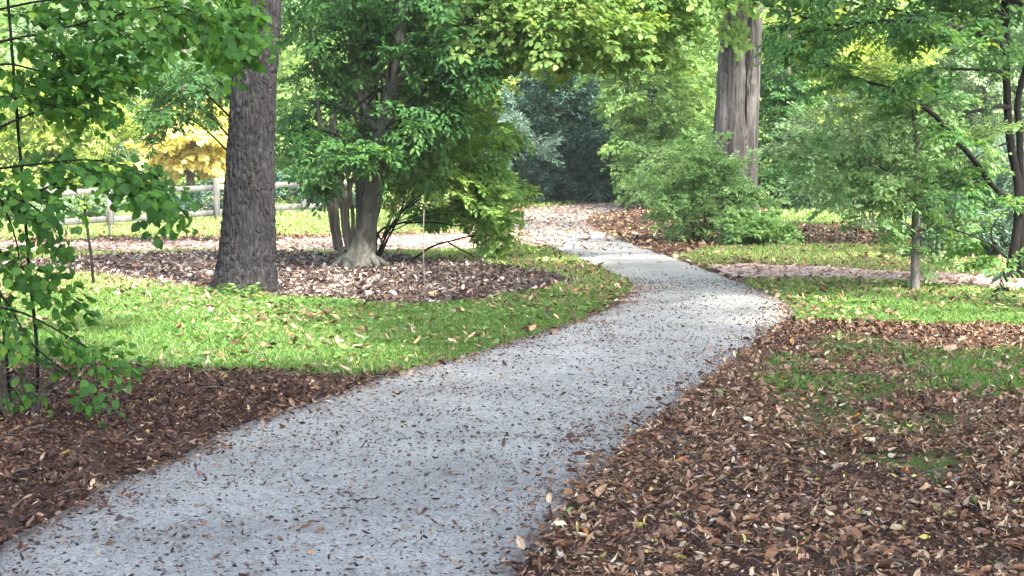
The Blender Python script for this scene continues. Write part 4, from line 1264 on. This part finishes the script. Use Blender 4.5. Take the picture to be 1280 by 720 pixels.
# leaves on lawns
p = frustum_pts(11, 34, 60)
path, side, bed, g = masks(p)
q = (g > .5) & (rng.rand(len(p)) < np.clip(.2 + 2.2 * (fbm(p[:, 0], p[:, 1], seed=44) - .42) + .5 * np.exp(-path_dist(p) / .5) + .35 * (p[:, 1] > 17) + .5 * ((p[:, 0] > 2) & (p[:, 1] > 20)), 0.02, 1))
scatter_leaves('fallen_leaves', 'pale and orange leaves dotted over the lawns', p[q], .07, M['litter_pale'], .45, .04)


def grass(name, label, p, h, wd, mat):
    n = len(p)
    z = zg(p)
    a = rng.rand(n) * 2 * math.pi
    s = np.column_stack([np.cos(a), np.sin(a), np.zeros(n)]) * wd * (.6 + .8 * rng.rand(n))[:, None]
    hh = h * (.5 + rng.rand(n))
    b0 = np.column_stack([p, z - .005])
    tip = b0 + np.column_stack([rng.randn(n, 2) * .45 * hh[:, None], hh])
    mid = b0 * .5 + tip * .5 + np.array([0, 0, .12]) * hh[:, None]
    V = np.stack([b0 - s / 2, b0 + s / 2, mid + s * .4, tip, mid - s * .4], 1).reshape(-1, 3)
    I = np.arange(n)[:, None] * 5
    mb = MB()
    mb.add(V, np.hstack([I, I + 1, I + 2, I + 3, I + 4]), np.repeat(rng.rand(n), 5))
    tag(mb.build(name, mat), label, 'grass', kind='stuff')


def gsel(p, lo=.05):
    path, side, bed, g = masks(p)
    pd = fbm(p[:, 0] * 1.1, p[:, 1] * 1.1, seed=50)
    return p[(g > lo) & (rng.rand(len(p)) < g * np.clip(.35 + 1.2 * pd, 0, 1))]

p = frustum_pts(11, 24, 240)
path, side, bed, g = masks(p)
q = (g > .5) & (rng.rand(len(p)) < np.clip(.12 + 2.0 * (fbm(p[:, 0] * .9, p[:, 1] * .9, seed=54) - .45) + .7 * np.exp(-path_dist(p) / .4) + .3 * (p[:, 1] > 15.5), 0.02, 1))
scatter_leaves('fallen_leaves', 'brown leaves lying in the grass of the near lawns', p[q], .06, M['litter'], .5, .04)
grass('grass', 'short green turf of the near lawns on both sides of the path', gsel(frustum_pts(10.5, 18, 3600)), .045, .009, M['grass'])
M['grass_pale'] = leaf_mat('pale grass blade', [(0, (.12, .2, .06)), (.5, (.2, .3, .09)), (.8, (.3, .36, .14)), (1, (.45, .42, .24))], .35, (1.4, 1.25, .6), .5)
grass('grass', 'pale green turf of the lawns farther back', gsel(frustum_pts(18, 36, 800)), .055, .018, M['grass_pale'])
grass('grass', 'rough pale grass in front of the distant trees', gsel(frustum_pts(36, 60, 160)), .09, .04, M['grass_pale'])
# broad weeds in the lawn and round the big trunk
p = gsel(frustum_pts(11, 19, 18))
n = len(p)
mb = MB()
for k in range(4):
    a = rng.rand(n) * 6.28
    pos = np.column_stack([p + rng.randn(n, 2) * .02, zg(p) + .02 + rng.rand(n) * .02])
    mb.leaves(pos, np.column_stack([np.cos(a), np.sin(a), .35 + .3 * rng.rand(n)]), unit(np.array([0, 0, 1]) + rng.randn(n, 3) * .25), .04 + .04 * rng.rand(n), WIDE, rng.rand(n))
tag(mb.build('lawn_weeds', M['weed']), 'small broad-leaved weeds growing through the lawns', 'weeds', kind='stuff')


def weed(label, px, py, n, spread, hgt, size, mat='weed', seed=1):
    rg = np.random.RandomState(seed)
    b_ = G(px, py)
    t = thing('leafy_weed', label, 'weed', tuple(b_))
    mb = MB()
    for k in range(n):
        x, y = b_[0] + rg.randn() * spread, b_[1] + rg.randn() * spread * .4
        h = hgt * (.5 + rg.rand())
        tb = MB()
        tb.tube([(x, y, 0), (x + rg.randn() * .02, y, h / 2), (x + rg.randn() * .05, y, h)], [.003, .002], 4, 6)
        part(tb, 'stem', M['weed'], t)
        for j in range(7):
            a = rg.rand() * 6.28
            mb.leaves(np.array([[x, y, h * (.3 + .7 * rg.rand())]]), np.array([[math.cos(a), math.sin(a), .2]]), unit(np.array([[0, 0, 1.]]) + rg.randn(1, 3) * .3), np.array([size * (.6 + .6 * rg.rand())]), OVAL, rg.rand(1))
    part(mb, 'leaves', M[mat], t)

weed('leafy green weeds at the foot of the big furrowed trunk', 290, 372, 22, .22, .1, .09)
weed('low ivy-like weeds in front of the right foot of the big trunk', 350, 382, 22, .3, .06, .08, seed=2)
print('verts', sum(len(o.data.vertices) for o in bpy.data.objects if o.type == 'MESH'))
